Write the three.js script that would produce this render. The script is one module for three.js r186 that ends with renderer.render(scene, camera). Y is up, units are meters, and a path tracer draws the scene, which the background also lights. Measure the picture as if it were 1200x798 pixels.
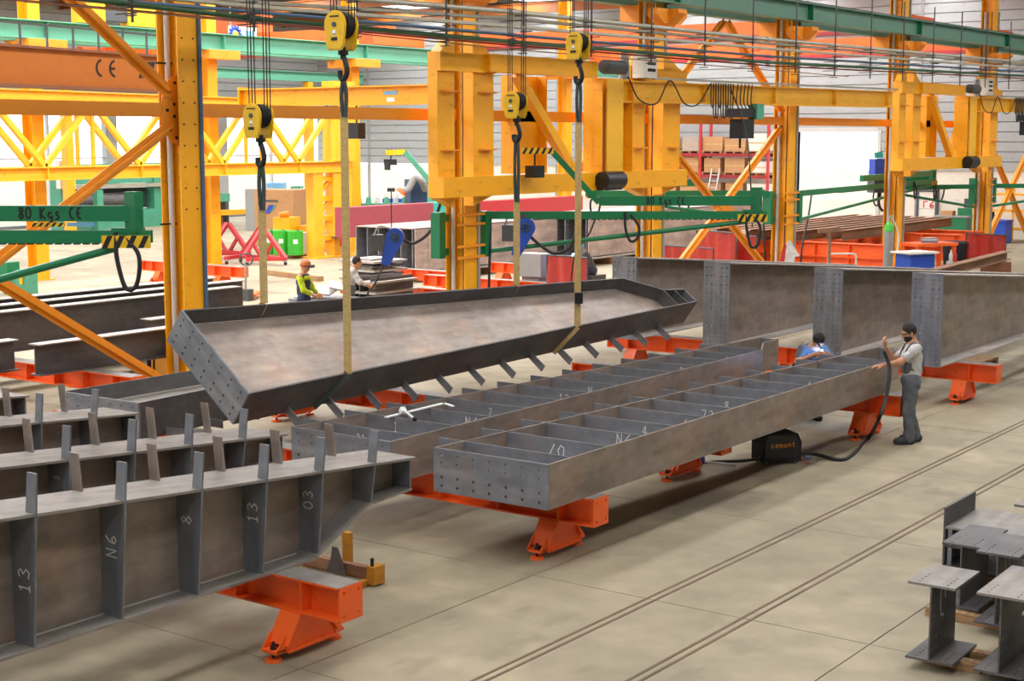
import * as THREE from 'three';
import { mergeGeometries } from 'three/addons/utils/BufferGeometryUtils.js';
import { RectAreaLightUniformsLib } from 'three/addons/lights/RectAreaLightUniformsLib.js';

// ---------------------------------------------------------------- camera, sky, light, exposure
const scene = new THREE.Scene();
const FOCAL = 1780, EYE = [0, 4.4, 0], YAW = 54 * Math.PI / 180, PITCH = Math.atan((399 - 160) / FOCAL);
const camera = new THREE.PerspectiveCamera(2 * Math.atan(399 / FOCAL) * 180 / Math.PI, 1200 / 798, 0.1, 600);
const CP = Math.cos(PITCH), SP = Math.sin(PITCH);
const FWD = [Math.sin(YAW) * CP, -SP, -Math.cos(YAW) * CP], RIGHT = [Math.cos(YAW), 0, Math.sin(YAW)];
camera.position.set(...EYE);
camera.lookAt(EYE[0] + FWD[0], EYE[1] + FWD[1], EYE[2] + FWD[2]);
const renderer = new THREE.WebGLRenderer({ antialias: true });
renderer.toneMapping = THREE.LinearToneMapping;
renderer.toneMappingExposure = 1.14;
renderer.shadowMap.enabled = true;
RectAreaLightUniformsLib.init();
scene.background = new THREE.Color(0.93, 0.97, 1.0);   // an even, overcast sky, far brighter than the hall
scene.backgroundIntensity = 3.2;
// rooflights: long translucent strips between the purlins, [z, width, x0, x1, radiance]
const ROOF_Y = 11.3;
const ROOFLIGHTS = [
  [-1.5, 1.6, -10, 65, 5.6], [-7.5, 1.6, -10, 65, 5.6], [-13.5, 1.6, -10, 65, 5.6],
  [-24.5, 2.2, -10, 65, 11], [-31, 2.2, -10, 65, 11], [-37, 2.2, -10, 65, 11],
  [-45, 2.4, -10, 65, 11], [-53, 2.4, -10, 65, 11],
];

// ---------------------------------------------------------------- a pixel of the photograph -> a direction -> a point on a known plane
const UPV = [RIGHT[1] * FWD[2] - RIGHT[2] * FWD[1], RIGHT[2] * FWD[0] - RIGHT[0] * FWD[2], RIGHT[0] * FWD[1] - RIGHT[1] * FWD[0]];
const ray = (px, py) => [0, 1, 2].map(i => RIGHT[i] * (px - 600) / FOCAL - UPV[i] * (py - 399) / FOCAL + FWD[i]);
const onPlane = (px, py, axis, v) => { const d = ray(px, py), t = (v - EYE[axis]) / d[axis]; return EYE.map((e, i) => e + t * d[i]); };
const atX = (px, py, x) => onPlane(px, py, 0, x), atY = (px, py, y) => onPlane(px, py, 1, y), atZ = (px, py, z) => onPlane(px, py, 2, z);
const atD = (px, py, d) => { const r = ray(px, py); return EYE.map((e, i) => e + d * r[i]); };

// ---------------------------------------------------------------- seeded random numbers and tiling noise
function rng(seed) { let s = seed >>> 0; return () => { s = (s + 0x6D2B79F5) >>> 0; let t = s; t = Math.imul(t ^ (t >>> 15), t | 1); t ^= t + Math.imul(t ^ (t >>> 7), t | 61); return ((t ^ (t >>> 14)) >>> 0) / 4294967296; }; }
const rand = rng(7);
function gridNoise(n, seed) {
  const r = rng(seed), g = new Float32Array(n * n); for (let i = 0; i < n * n; i++) g[i] = r();
  return (x, y) => { // x, y in cells
    const xi = Math.floor(x), yi = Math.floor(y); let fx = x - xi, fy = y - yi; fx = fx * fx * (3 - 2 * fx); fy = fy * fy * (3 - 2 * fy);
    const a = ((xi % n) + n) % n, b = (a + 1) % n, c = ((yi % n) + n) % n, d = (c + 1) % n;
    return (g[c * n + a] * (1 - fx) + g[c * n + b] * fx) * (1 - fy) + (g[d * n + a] * (1 - fx) + g[d * n + b] * fx) * fy;
  };
}
function fbm(seed, base, oct, sx = 1, sy = 1) { // tiles over u, v in 0..1 
  const ns = []; for (let o = 0; o < oct; o++) ns.push(gridNoise(base << o, seed + o * 13));
  return (u, v) => { let s = 0, a = 1, t = 0; for (let o = 0; o < oct; o++) { s += a * ns[o](u * (base << o) * sx, v * (base << o) * sy); t += a; a *= 0.55; } return s / t; };
}
const b255 = v => Math.max(0, Math.min(255, Math.round(v)));
function dataTex(n, fn, srgb = true, sizeM = 1) {
  const d = new Uint8Array(n * n * 4);
  for (let y = 0; y < n; y++) for (let x = 0; x < n; x++) { const c = fn(x / n, y / n), i = (y * n + x) * 4; d[i] = b255(c[0]); d[i + 1] = b255(c[1]); d[i + 2] = b255(c[2]); d[i + 3] = 255; }
  const t = new THREE.DataTexture(d, n, n); t.wrapS = t.wrapT = THREE.RepeatWrapping; t.magFilter = THREE.LinearFilter; t.minFilter = THREE.LinearMipmapLinearFilter; t.generateMipmaps = true;
  if (srgb) t.colorSpace = THREE.SRGBColorSpace; t.repeat.set(1 / sizeM, 1 / sizeM); t.needsUpdate = true; return t;
}
const smooth = (a, b, x) => { const t = Math.max(0, Math.min(1, (x - a) / (b - a))); return t * t * (3 - 2 * t); };
const mixc = (a, b, t) => a.map((v, i) => v + (b[i] - v) * t);

// ---------------------------------------------------------------- materials
const std = o => new THREE.MeshStandardMaterial(o), phys = o => new THREE.MeshPhysicalMaterial(o);
const scuffTex = (() => { const a = fbm(11, 4, 5), b = fbm(31, 16, 4), c = fbm(51, 6, 3, 1, 4); return dataTex(512, (u, v) => { let g = 240 + 16 * (a(u, v) - 0.5); const s = smooth(0.6, 0.8, b(u, v) * 0.6 + c(u, v) * 0.4); g -= 26 * s; return [g, g * 0.985, g * 0.96]; }, true, 1.7); })();
const scuffBump = (() => { const a = fbm(17, 12, 4); return dataTex(256, (u, v) => { const g = 255 * a(u, v); return [g, g, g]; }, false, 0.9); })();
const steelTex = (hue, seed) => { const a = fbm(seed, 3, 5), b = fbm(seed + 5, 24, 3), st = fbm(seed + 9, 5, 4, 1, 6), r = fbm(seed + 3, 5, 4); return dataTex(512, (u, v) => {
  let g = 0.84 + 0.26 * (a(u, v) - 0.5) + 0.14 * (b(u, v) - 0.5) + 0.22 * (st(u, v) - 0.5);
  const rust = smooth(0.56, 0.78, r(u, v)); const c = mixc(hue, [hue[0] * 1.28, hue[1] * 1.02, hue[2] * 0.82], rust * 0.18); return c.map(k => k * g * 1.15); }, true, 2.6); };
const steelRough = (() => { const a = fbm(71, 5, 4); return dataTex(256, (u, v) => { const g = 255 * (0.38 + 0.34 * a(u, v)); return [g, g, g]; }, false, 1.9); })();
const concreteTex = (() => { const a = fbm(101, 3, 5), b = fbm(121, 40, 4), s = fbm(141, 5, 5), sw = fbm(161, 4, 4, 3, 1), d = fbm(181, 9, 4), fs = fbm(191, 14, 4, 1, 2); return dataTex(1024, (u, v) => {
  let g = 1 + 0.24 * (a(u, v) - 0.5) + 0.16 * (b(u, v) - 0.5) + 0.14 * (sw(u, v) - 0.5);
  const dark = smooth(0.57, 0.74, s(u, v)) * smooth(0.35, 0.6, d(u, v)); g *= 1 - 0.2 * dark; const fine = smooth(0.6, 0.8, fs(u, v)) * smooth(0.4, 0.65, a(v, u)); g *= 1 - 0.09 * fine;
  const pale = smooth(0.6, 0.75, d(v, u)); g *= 1 + 0.07 * pale; return [150 * g, 139 * g, 114 * g]; }, true, 11); })();
const concreteBump = (() => { const a = fbm(201, 30, 4); return dataTex(512, (u, v) => { const g = 255 * a(u, v); return [g, g, g]; }, false, 3); })();
const woodTex = (() => { const a = fbm(301, 3, 4, 1, 10), b = fbm(321, 8, 4, 1, 8); return dataTex(256, (u, v) => { const g = 0.78 + 0.5 * (a(u, v) - 0.5) + 0.25 * (b(u, v) - 0.5); return [196 * g, 152 * g, 104 * g]; }, true, 0.8); })();
const fabricTex = (() => { const a = fbm(401, 32, 3), b = fbm(421, 4, 3); return dataTex(256, (u, v) => { const g = 215 + 60 * (a(u, v) - 0.5) + 40 * (b(u, v) - 0.5); return [g, g, g]; }, true, 0.35); })();
const paint = (hex, rough = 0.5, extra = {}) => std({ color: hex, map: scuffTex, roughness: rough, metalness: 0, bumpMap: scuffBump, bumpScale: 0.0006, ...extra });
const plain = (hex, rough = 0.6, metal = 0) => std({ color: hex, roughness: rough, metalness: metal });
const M = {
  concrete: std({ map: concreteTex, roughness: 0.72, bumpMap: concreteBump, bumpScale: 0.002 }),
  joint: plain(0x4c463c, 0.95),
  steelBrown: std({ map: steelTex([146, 133, 122], 501), roughnessMap: steelRough, roughness: 0.95, metalness: 0.35 }),
  steelGrey: std({ map: steelTex([126, 129, 134], 541), roughnessMap: steelRough, roughness: 1.0, metalness: 0.35 }),
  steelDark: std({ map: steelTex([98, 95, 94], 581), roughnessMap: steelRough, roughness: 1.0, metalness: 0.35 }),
  steelPale: std({ map: steelTex([176, 170, 162], 601), roughnessMap: steelRough, roughness: 0.9, metalness: 0.3 }),
  steelLitWeb: std({ map: steelTex([158, 144, 132], 661), roughnessMap: steelRough, roughness: 0.85, metalness: 0.35 }),  // hung web only: brown steel paled so the colour holds its light
  steelMid: std({ map: steelTex([138, 132, 124], 701), roughnessMap: steelRough, roughness: 1.0, metalness: 0.3 }),
  railRust: std({ map: steelTex([112, 92, 72], 681), roughness: 0.8 }),
  weld: plain(0xb9b2a4, 0.6, 0.2),
  rust: std({ map: steelTex([140, 104, 78], 621), roughness: 0.85 }),
  yellow: paint(0xffb414, 0.42), yellowDeep: paint(0xf59a1c, 0.5), yellowPale: paint(0xffc02a, 0.45), blockYellow: paint(0xf0c41c, 0.4),
  orange: paint(0xff6a22, 0.45), orangeDark: paint(0xb4661c, 0.5), rustYellow: paint(0xc98a24, 0.7),
  green: paint(0x0f7a4c, 0.42), greenPale: paint(0x63ac90, 0.5), greenGrey: paint(0x5c8a74, 0.5), greenMachine: paint(0x4f9f82, 0.5), greenBright: paint(0x3ec43a, 0.4),
  red: paint(0xc4343a, 0.45), redDark: paint(0x9c2a30, 0.5), curtain: phys({ color: 0xd23a2a, roughness: 0.45, transmission: 0.25, thickness: 0, map: fabricTex, side: THREE.DoubleSide }),
  blue: paint(0x2450c0, 0.4), bluePale: paint(0x78b4e0, 0.5), blueDark: paint(0x2a4468, 0.5), teal: paint(0x3cb4a8, 0.5), pink: paint(0xa84a58, 0.55),
  grey: paint(0x9a9c9c, 0.5), greyPale: paint(0xc8cac8, 0.5), greyDark: paint(0x4c5054, 0.5), white: paint(0xe6e4dc, 0.55), black: plain(0x161719, 0.45), blackMatte: plain(0x1c1d1f, 0.85),
  rubber: plain(0x18191b, 0.6), galv: paint(0xb8b6a6, 0.4, { metalness: 0.3 }), pipeGreen: paint(0x35603c, 0.5), pipeBlue: paint(0x4c6a88, 0.5), pipeRed: paint(0xa02c22, 0.5),
  siding: paint(0xaab0b3, 0.55), sidingDark: paint(0x7c8284, 0.55), roofSheet: paint(0x6c6a68, 0.7), wallWhite: paint(0xe4e0d4, 0.7), brick: paint(0x8a5a40, 0.8),
  wood: std({ map: woodTex, roughness: 0.75 }), cardboard: paint(0xc09468, 0.8), shrink: paint(0xb4aca4, 0.3),
  strap: std({ color: 0xe0c07c, map: fabricTex, roughness: 0.85 }), strapDark: std({ color: 0x4a5450, map: fabricTex, roughness: 0.85 }), rope: plain(0x33302c, 0.55, 0.4), hook: plain(0x2a2a2a, 0.5, 0.5),
  skin: plain(0xc08a68, 0.6), hair: plain(0x231c18, 0.8), shirtWhite: std({ color: 0xe4e2de, map: fabricTex, roughness: 0.9 }), dungaree: std({ color: 0x70757a, map: fabricTex, roughness: 0.9 }), shoe: plain(0x35353a, 0.7),
  stripe: std({ color: 0x5c646c, map: fabricTex, roughness: 0.9 }), navy: std({ color: 0x3a4664, map: fabricTex, roughness: 0.9 }), hivis: std({ color: 0xd6ec1c, map: fabricTex, roughness: 0.8 }), cloth: std({ color: 0xf2f0ea, map: fabricTex, roughness: 0.9 }),
  chalk: plain(0xdadad6, 0.95), print: plain(0x121212, 0.6), whitePrint: plain(0xe9ece8, 0.6), orangePrint: plain(0xe28a1c, 0.6),
  steelRose: std({ map: steelTex([176, 158, 150], 641), roughnessMap: steelRough, roughness: 1.0, metalness: 0.2 }),
  rooflight: std({ color: 0xffffff, roughness: 0.6, emissive: 0xf4f8ff, emissiveIntensity: 2.2 }),
};

// ---------------------------------------------------------------- geometry collector: every method adds a piece, .build() makes ONE named mesh
const V = (x, y, z) => Array.isArray(x) ? new THREE.Vector3(...x) : new THREE.Vector3(x, y, z);
function boxUV(g) { // texture coordinates in metres, taken from the two axes a face lies along
  const p = g.attributes.position, n = p.count, uv = new Float32Array(n * 2), a = new THREE.Vector3(), b = new THREE.Vector3(), c = new THREE.Vector3();
  for (let i = 0; i < n; i += 3) {
    a.fromBufferAttribute(p, i); b.fromBufferAttribute(p, i + 1).sub(a); c.fromBufferAttribute(p, i + 2).sub(a); b.cross(c);
    const ax = Math.abs(b.x), ay = Math.abs(b.y), az = Math.abs(b.z);
    for (let k = 0; k < 3; k++) { const x = p.getX(i + k), y = p.getY(i + k), z = p.getZ(i + k), j = (i + k) * 2;
      if (ay >= ax && ay >= az) { uv[j] = x; uv[j + 1] = z; } else if (ax >= az) { uv[j] = z; uv[j + 1] = y; } else { uv[j] = x; uv[j + 1] = y; } }
  }
  g.setAttribute('uv', new THREE.BufferAttribute(uv, 2)); return g;
}
class Geo {
  constructor() { this.list = []; }
  add(g, m) { if (m) g.applyMatrix4(m); const q = g.index ? g.toNonIndexed() : g; for (const k of Object.keys(q.attributes)) if (k !== 'position' && k !== 'normal') q.deleteAttribute(k); this.list.push(q); return this; }
  box(x0, x1, y0, y1, z0, z1) { const g = new THREE.BoxGeometry(Math.abs(x1 - x0), Math.abs(y1 - y0), Math.abs(z1 - z0)); g.translate((x0 + x1) / 2, (y0 + y1) / 2, (z0 + z1) / 2); return this.add(g); }
  bx(c, s, ry = 0, rx = 0, rz = 0) { const g = new THREE.BoxGeometry(...s); return this.add(g, new THREE.Matrix4().compose(V(c), new THREE.Quaternion().setFromEuler(new THREE.Euler(rx, ry, rz, 'YXZ')), V(1, 1, 1))); }
  frame(p, q, up) { const d = V(q).sub(V(p)), L = d.length(); d.normalize(); let u = up ? V(up) : V(0, 1, 0); if (Math.abs(d.dot(u)) > 0.98) u = V(1, 0, 0); const s = new THREE.Vector3().crossVectors(u, d).normalize(); u = new THREE.Vector3().crossVectors(d, s); return [new THREE.Matrix4().makeBasis(s, u, d).setPosition(V(p)), L]; }
  bar(p, q, w, h, up) { const [m, L] = this.frame(p, q, up); const g = new THREE.BoxGeometry(w, h, L); g.translate(0, 0, L / 2); return this.add(g, m); }
  poly(p, q, pts, up) { const [m, L] = this.frame(p, q, up); const s = new THREE.Shape(pts.map(a => new THREE.Vector2(...a))); return this.add(new THREE.ExtrudeGeometry(s, { depth: L, bevelEnabled: false }), m); }
  ibeam(p, q, h, b, tf = 0.02, tw = 0.014, up) { const x = b / 2, y = h / 2, w = tw / 2; return this.poly(p, q, [[-x, -y], [x, -y], [x, -y + tf], [w, -y + tf], [w, y - tf], [x, y - tf], [x, y], [-x, y], [-x, y - tf], [-w, y - tf], [-w, -y + tf], [-x, -y + tf]], up); }
  cyl(p, q, r0, r1 = r0, seg = 12) { const [m, L] = this.frame(p, q); const g = new THREE.CylinderGeometry(r1, r0, L, seg); g.rotateX(Math.PI / 2); g.translate(0, 0, L / 2); return this.add(g, m); }
  tube(pts, r, n = 24, seg = 8, tension = 0.5) { return this.add(new THREE.TubeGeometry(new THREE.CatmullRomCurve3(pts.map(a => V(a)), false, 'catmullrom', tension), n, r, seg)); }
  lathe(prof, at, seg = 16, dir) { const g = new THREE.LatheGeometry(prof.map(a => new THREE.Vector2(...a)), seg); if (dir) g.applyQuaternion(new THREE.Quaternion().setFromUnitVectors(V(0, 1, 0), V(dir).normalize())); g.translate(...at); return this.add(g); }
  ball(c, r, seg = 12) { const s = Array.isArray(r) ? r : [r, r, r]; const g = new THREE.SphereGeometry(1, seg, Math.max(6, seg >> 1)); g.scale(...s); g.translate(...c); return this.add(g); }
  torus(c, R, r, dir = [0, 1, 0], arc = Math.PI * 2, seg = 24) { const g = new THREE.TorusGeometry(R, r, 8, seg, arc); g.applyQuaternion(new THREE.Quaternion().setFromUnitVectors(V(0, 0, 1), V(dir).normalize())); g.translate(...c); return this.add(g); }
  // a flat outline in the plane of axes e1, e2 through o, given thickness t along e1 x e2, with optional round holes [x, y, r]
  plate(o, e1, e2, pts, t, holes = []) {
    const s = new THREE.Shape(pts.map(a => new THREE.Vector2(...a)));
    for (const [x, y, r] of holes) { const h = new THREE.Path(); h.absarc(x, y, r, 0, Math.PI * 2, true); s.holes.push(h); }
    const g = new THREE.ExtrudeGeometry(s, { depth: t, bevelEnabled: false, curveSegments: 5 });
    const a = V(e1).normalize(), b = V(e2).normalize(), c = new THREE.Vector3().crossVectors(a, b);
    return this.add(g, new THREE.Matrix4().makeBasis(a, b, c).setPosition(V(o)));
  }
  geo() { const g = this.list.length === 1 ? this.list[0] : mergeGeometries(this.list); return boxUV(g); }
  build(name, mat, parent) { const m = new THREE.Mesh(this.geo(), mat); m.name = name; m.castShadow = m.receiveShadow = true; parent.add(m); return m; }
}
const G = () => new Geo();

// ---------------------------------------------------------------- things, labels, copies
const taken = new Map();
function numbered(n) { const k = taken.get(n) ?? -1; taken.set(n, k + 1); return k < 0 ? n : `${n}_${String(k + 1).padStart(3, '0')}`; }
const things = [];
function thing(name, label, category, group, kind) {
  const o = new THREE.Group(); o.name = numbered(name); scene.add(o); things.push(o);
  Object.assign(o.userData, { label, category, kind: kind ?? 'thing' }); if (group) o.userData.group = group; return o;
}
function solo(geo, name, mat, label, category, group, kind) { const m = geo.build(numbered(name), mat, scene); Object.assign(m.userData, { label, category, kind: kind ?? 'thing' }); if (group) m.userData.group = group; return m; }
function structure(name, label, category) { const o = new THREE.Group(); o.name = name; taken.set(name, 0); o.userData = { kind: 'structure', label, category }; scene.add(o); return o; }
function settle(o) { // moves a thing's own origin to the middle of its foot
  o.updateMatrixWorld(true); const b = new THREE.Box3().setFromObject(o); if (b.isEmpty()) return;
  const p = new THREE.Vector3((b.min.x + b.max.x) / 2, b.min.y, (b.min.z + b.max.z) / 2).sub(o.position);
  const q = o.quaternion.clone().invert(), l = p.clone().applyQuaternion(q); for (const c of o.children) c.position.sub(l); o.position.add(p);
}
function copy(src, [dx, dy, dz], label, group) { const c = src.clone(); c.userData = { ...src.userData }; c.name = numbered(src.name.replace(/_\d{3}$/, '')); c.position.add(V(dx, dy, dz)); scene.add(c); things.push(c); if (label) c.userData.label = label; if (group) c.userData.group = group; return c; }

// ================================================================ THE SETTING
const HX0 = -14, HX1 = 66, HZ0 = -62, HZ1 = 6;
{ // floor: cast slabs with open joints in front, one large slab beyond
  const f = structure('floor', 'beige worn concrete floor of the hall cast in slabs', 'floor');
  G().box(HX0, HX1, -0.45, -0.16, HZ0, HZ1).build('subfloor', M.joint, f);
  const xs = [], zs = []; for (let k = -4; k <= 9; k++) xs.push(12.2 + 3.37 * k); for (let k = -1; k <= 5; k++) zs.push(-5.0 - 3.6 * k);
  const g = 0.006;
  for (let i = 0; i < xs.length - 1; i++) for (let j = 0; j < zs.length - 1; j++) {
    const dy = -0.0015 * ((i * 7 + j * 5) % 3) / 3;
    G().box(xs[i] + g, xs[i + 1] - g, -0.16, dy, zs[j + 1] + g, zs[j] - g).build('slab', M.concrete, f);
  }
  const X0 = xs[0], X1 = xs.at(-1), Z0 = zs.at(-1), Z1 = zs[0];
  G().box(HX0, X0 - g, -0.16, 0, HZ0, HZ1).box(X1 + g, HX1, -0.16, 0, HZ0, HZ1).box(X0 - g, X1 + g, -0.16, 0, HZ0, Z0 - g).box(X0 - g, X1 + g, -0.16, 0, Z1 + g, HZ1).build('outer_slab', M.concrete, f);
}
for (const [n, z, w] of [['trim_1', -7.215, 'first'], ['trim_2', -6.195, 'second']]) { // rails cast flush into the floor: two rusty edges each
  const t = structure(n, 'rusty double steel rail set flush into the concrete floor', 'floor rail');
  for (const s of [-1, 1]) G().box(-6, 65, -0.02, 0.004, z + s * 0.045 - 0.015, z + s * 0.045 + 0.015).build('rail_edge', M.railRust, t);
}
{ // ground outside, seen blown out through the doors
  const o = structure('ground_outside', 'pale sunlit yard outside the open doors', 'yard');
  G().box(HX1 + 0.5, 190, -0.4, -0.03, -160, 40).box(-60, HX1 + 0.5, -0.4, -0.03, -160, HZ0 - 0.5).build('yard_slab', M.concrete, o);
}
// walls: posts, boards and openings
function boards(parent, along, at, a0, a1, y0, y1, h, mat, t = 0.06) { // horizontal siding boards on the wall at x or z = at
  for (let y = y0; y < y1 - 0.05; y += h) { const top = Math.min(y + h - 0.035, y1), b = G();
    if (along === 'x') b.box(a0, a1, y, top, at, at + t); else b.box(at - t, at, y, top, a0, a1); b.build('panel', mat, parent); }
}
{ // back wall: doors standing open along its foot, siding above
  const w = structure('wall_back', 'grey sheet siding wall with tall open doorways behind the machines', 'wall'), z = HZ0;
  G().box(HX0, HX1 + 0.3, 5.6, ROOF_Y + 0.2, z - 0.3, z).box(HX0, HX1 + 0.3, -0.3, 0.15, z - 0.3, z).build('backing', M.sidingDark, w);
  boards(w, 'x', z, HX0, HX1, 5.6, ROOF_Y, 0.43, M.siding);
  for (let x = -10; x < 66; x += 7.6) G().box(x - 0.35, x + 0.35, -0.1, 5.6, z - 0.3, z + 0.05).build('post', M.siding, w);
  for (let x = -10 + 3.8; x < 66; x += 7.6) G().box(x - 0.05, x + 0.05, -0.1, 5.6, z - 0.2, z).box(x - 3.5, x + 3.5, 3.3, 3.38, z - 0.2, z - 0.1).build('mullion', M.greyPale, w);
}
const DOOR_Z0 = -31.4, DOOR_Z1 = -27.4, LOW_Z0 = -60, LOW_Z1 = -52;
{ // end wall: white masonry below, siding above, a wide open door and a lower opening
  const w = structure('wall_end', 'end wall of the hall with white painted foot and grey siding above', 'wall'), x = HX1;
  G().box(x, x + 0.3, -0.3, 2.9, HZ0, LOW_Z0).box(x, x + 0.3, -0.3, 2.9, LOW_Z1, DOOR_Z0).box(x, x + 0.3, -0.3, 2.9, DOOR_Z1, HZ1).build('white_foot', M.wallWhite, w);
  G().box(x, x + 0.3, 2.9, ROOF_Y + 0.2, HZ0, DOOR_Z0).box(x, x + 0.3, 2.9, ROOF_Y + 0.2, DOOR_Z1, HZ1).box(x, x + 0.3, 4.6, ROOF_Y + 0.2, DOOR_Z0, DOOR_Z1).build('backing', M.sidingDark, w);
  boards(w, 'z', x, HZ0, DOOR_Z0, 2.9, ROOF_Y, 0.43, M.siding); boards(w, 'z', x, DOOR_Z1, HZ1, 2.9, ROOF_Y, 0.43, M.siding); boards(w, 'z', x, DOOR_Z0, DOOR_Z1, 4.6, ROOF_Y, 0.43, M.siding);
  for (let z = -58; z < 5; z += 6.5) if (z < DOOR_Z0 - 0.5 || z > DOOR_Z1 + 0.5) G().box(x - 0.12, x, 0, ROOF_Y, z - 0.06, z + 0.06).build('seam', M.grey, w);
  G().box(x - 0.1, x + 0.32, 0, 4.7, DOOR_Z0 - 0.15, DOOR_Z0).box(x - 0.1, x + 0.32, 0, 4.7, DOOR_Z1, DOOR_Z1 + 0.15).box(x - 0.1, x + 0.32, 4.6, 4.8, DOOR_Z0, DOOR_Z1).build('door_frame', M.greyPale, w);
}
{ // the walls at the camera's side, out of the picture
  const a = structure('wall_side', 'plain grey siding wall at the near end of the hall', 'wall'); G().box(HX0 - 0.3, HX0, -0.3, ROOF_Y + 0.2, HZ0, HZ1).build('backing', M.siding, a);
  const b = structure('wall_front', 'plain grey siding wall along the near bay', 'wall'); G().box(HX0 - 0.3, HX1 + 0.3, -0.3, ROOF_Y + 0.2, HZ1, HZ1 + 0.3).build('backing', M.siding, b);
}
{ // roof with rafters, purlins and rooflight strips
  const r = structure('ceiling', 'dark sheet roof on steel rafters and purlins', 'roof');
  G().box(HX0 - 0.3, HX1 + 0.3, ROOF_Y, ROOF_Y + 0.25, HZ0 - 0.3, HZ1 + 0.3).build('sheet', M.roofSheet, r);
  for (let x = -5.4; x < 65; x += 7.62) G().ibeam([x, ROOF_Y - 0.55, HZ0], [x, ROOF_Y - 0.55, HZ1], 0.5, 0.25).build('rafter', M.orangeDark, r);
  for (let z = -60; z < 5; z += 4) { if (ROOFLIGHTS.some(l => Math.abs(l[0] - z) < l[1] / 2 + 0.2)) continue; G().box(HX0, HX1, ROOF_Y - 0.29, ROOF_Y - 0.02, z - 0.05, z + 0.05).build('purlin', M.greyDark, r); }
  let n = 0;
  for (const [z, w, x0, x1, L] of ROOFLIGHTS) {
    const s = structure(`window_${++n}`, 'long translucent rooflight strip letting in daylight', 'rooflight');
    const sheets = Math.ceil((x1 - x0) / 4.1), sl = (x1 - x0) / sheets; for (let k = 0; k < sheets; k++) G().box(x0 + k * sl + 0.01, x0 + (k + 1) * sl - 0.01, ROOF_Y - 0.03, ROOF_Y, z - w / 2, z + w / 2).build('rooflight_sheet', M.rooflight, s);
    for (let x = x0; x <= x1 + 0.1; x += 8.2) G().box(x - 0.04, x + 0.04, ROOF_Y - 0.06, ROOF_Y, z - w / 2 - 0.05, z + w / 2 + 0.05).build('glazing_bar', M.grey, s);
    const l = new THREE.RectAreaLight(0xf6f9ff, L, x1 - x0, w); l.position.set((x0 + x1) / 2, ROOF_Y - 0.065, z); l.rotation.x = -Math.PI / 2; s.add(l);
  }
}

// ================================================================ GIRDERS
const CHALK = { // handwritten strokes in a unit box
  '0': [[[.5, 1], [.1, .8], [.1, .25], [.5, 0], [.9, .3], [.85, .8], [.5, 1]]], '1': [[[.25, .75], [.55, 1], [.5, 0]], [[.2, 0], [.8, .02]]], '2': [[[.1, .8], [.4, 1], [.85, .8], [.7, .5], [.1, 0], [.9, .02]]],
  '3': [[[.1, .9], [.6, 1], [.85, .75], [.4, .55], [.9, .3], [.6, 0], [.1, .1]]], '4': [[[.6, 0], [.65, 1], [.1, .35], [.95, .38]]], '6': [[[.8, 1], [.25, .6], [.15, .2], [.5, 0], [.85, .2], [.6, .45], [.2, .3]]],
  '7': [[[.1, .95], [.9, 1], [.4, 0]]], '8': [[[.5, .52], [.15, .78], [.5, 1], [.85, .78], [.5, .52], [.1, .25], [.5, 0], [.9, .25], [.5, .52]]], '9': [[[.8, .65], [.4, .5], [.2, .8], [.55, 1], [.8, .75], [.6, 0]]],
  N: [[[.1, 0], [.15, 1], [.8, 0], [.85, 1]]], '/': [[[.1, 0], [.9, 1]]], O: [[[.5, 1], [.05, .6], [.3, .05], [.8, .2], [.9, .8], [.45, .95]]],
};
function chalk(parent, text, o, e1, e2, size, n) { // flat chalk strokes lying 1 mm proud of a face; e1 reads along, e2 up, n out of the face
  const g = G(), E1 = V(e1).normalize(), E2 = V(e2).normalize(), N = V(n).normalize().multiplyScalar(0.0015), O = V(o);
  [...text].forEach((ch, k) => { for (const st of CHALK[ch] ?? []) for (let i = 0; i < st.length - 1; i++) {
    const at = p => O.clone().addScaledVector(E1, (k * 0.85 + p[0] * 0.62) * size).addScaledVector(E2, p[1] * size).add(N).toArray(); g.bar(at(st[i]), at(st[i + 1]), size * 0.075, 0.002, n); } });
  if (g.list.length) g.build('chalk_mark', M.chalk, parent).userData.kind = 'stuff';
}
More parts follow.
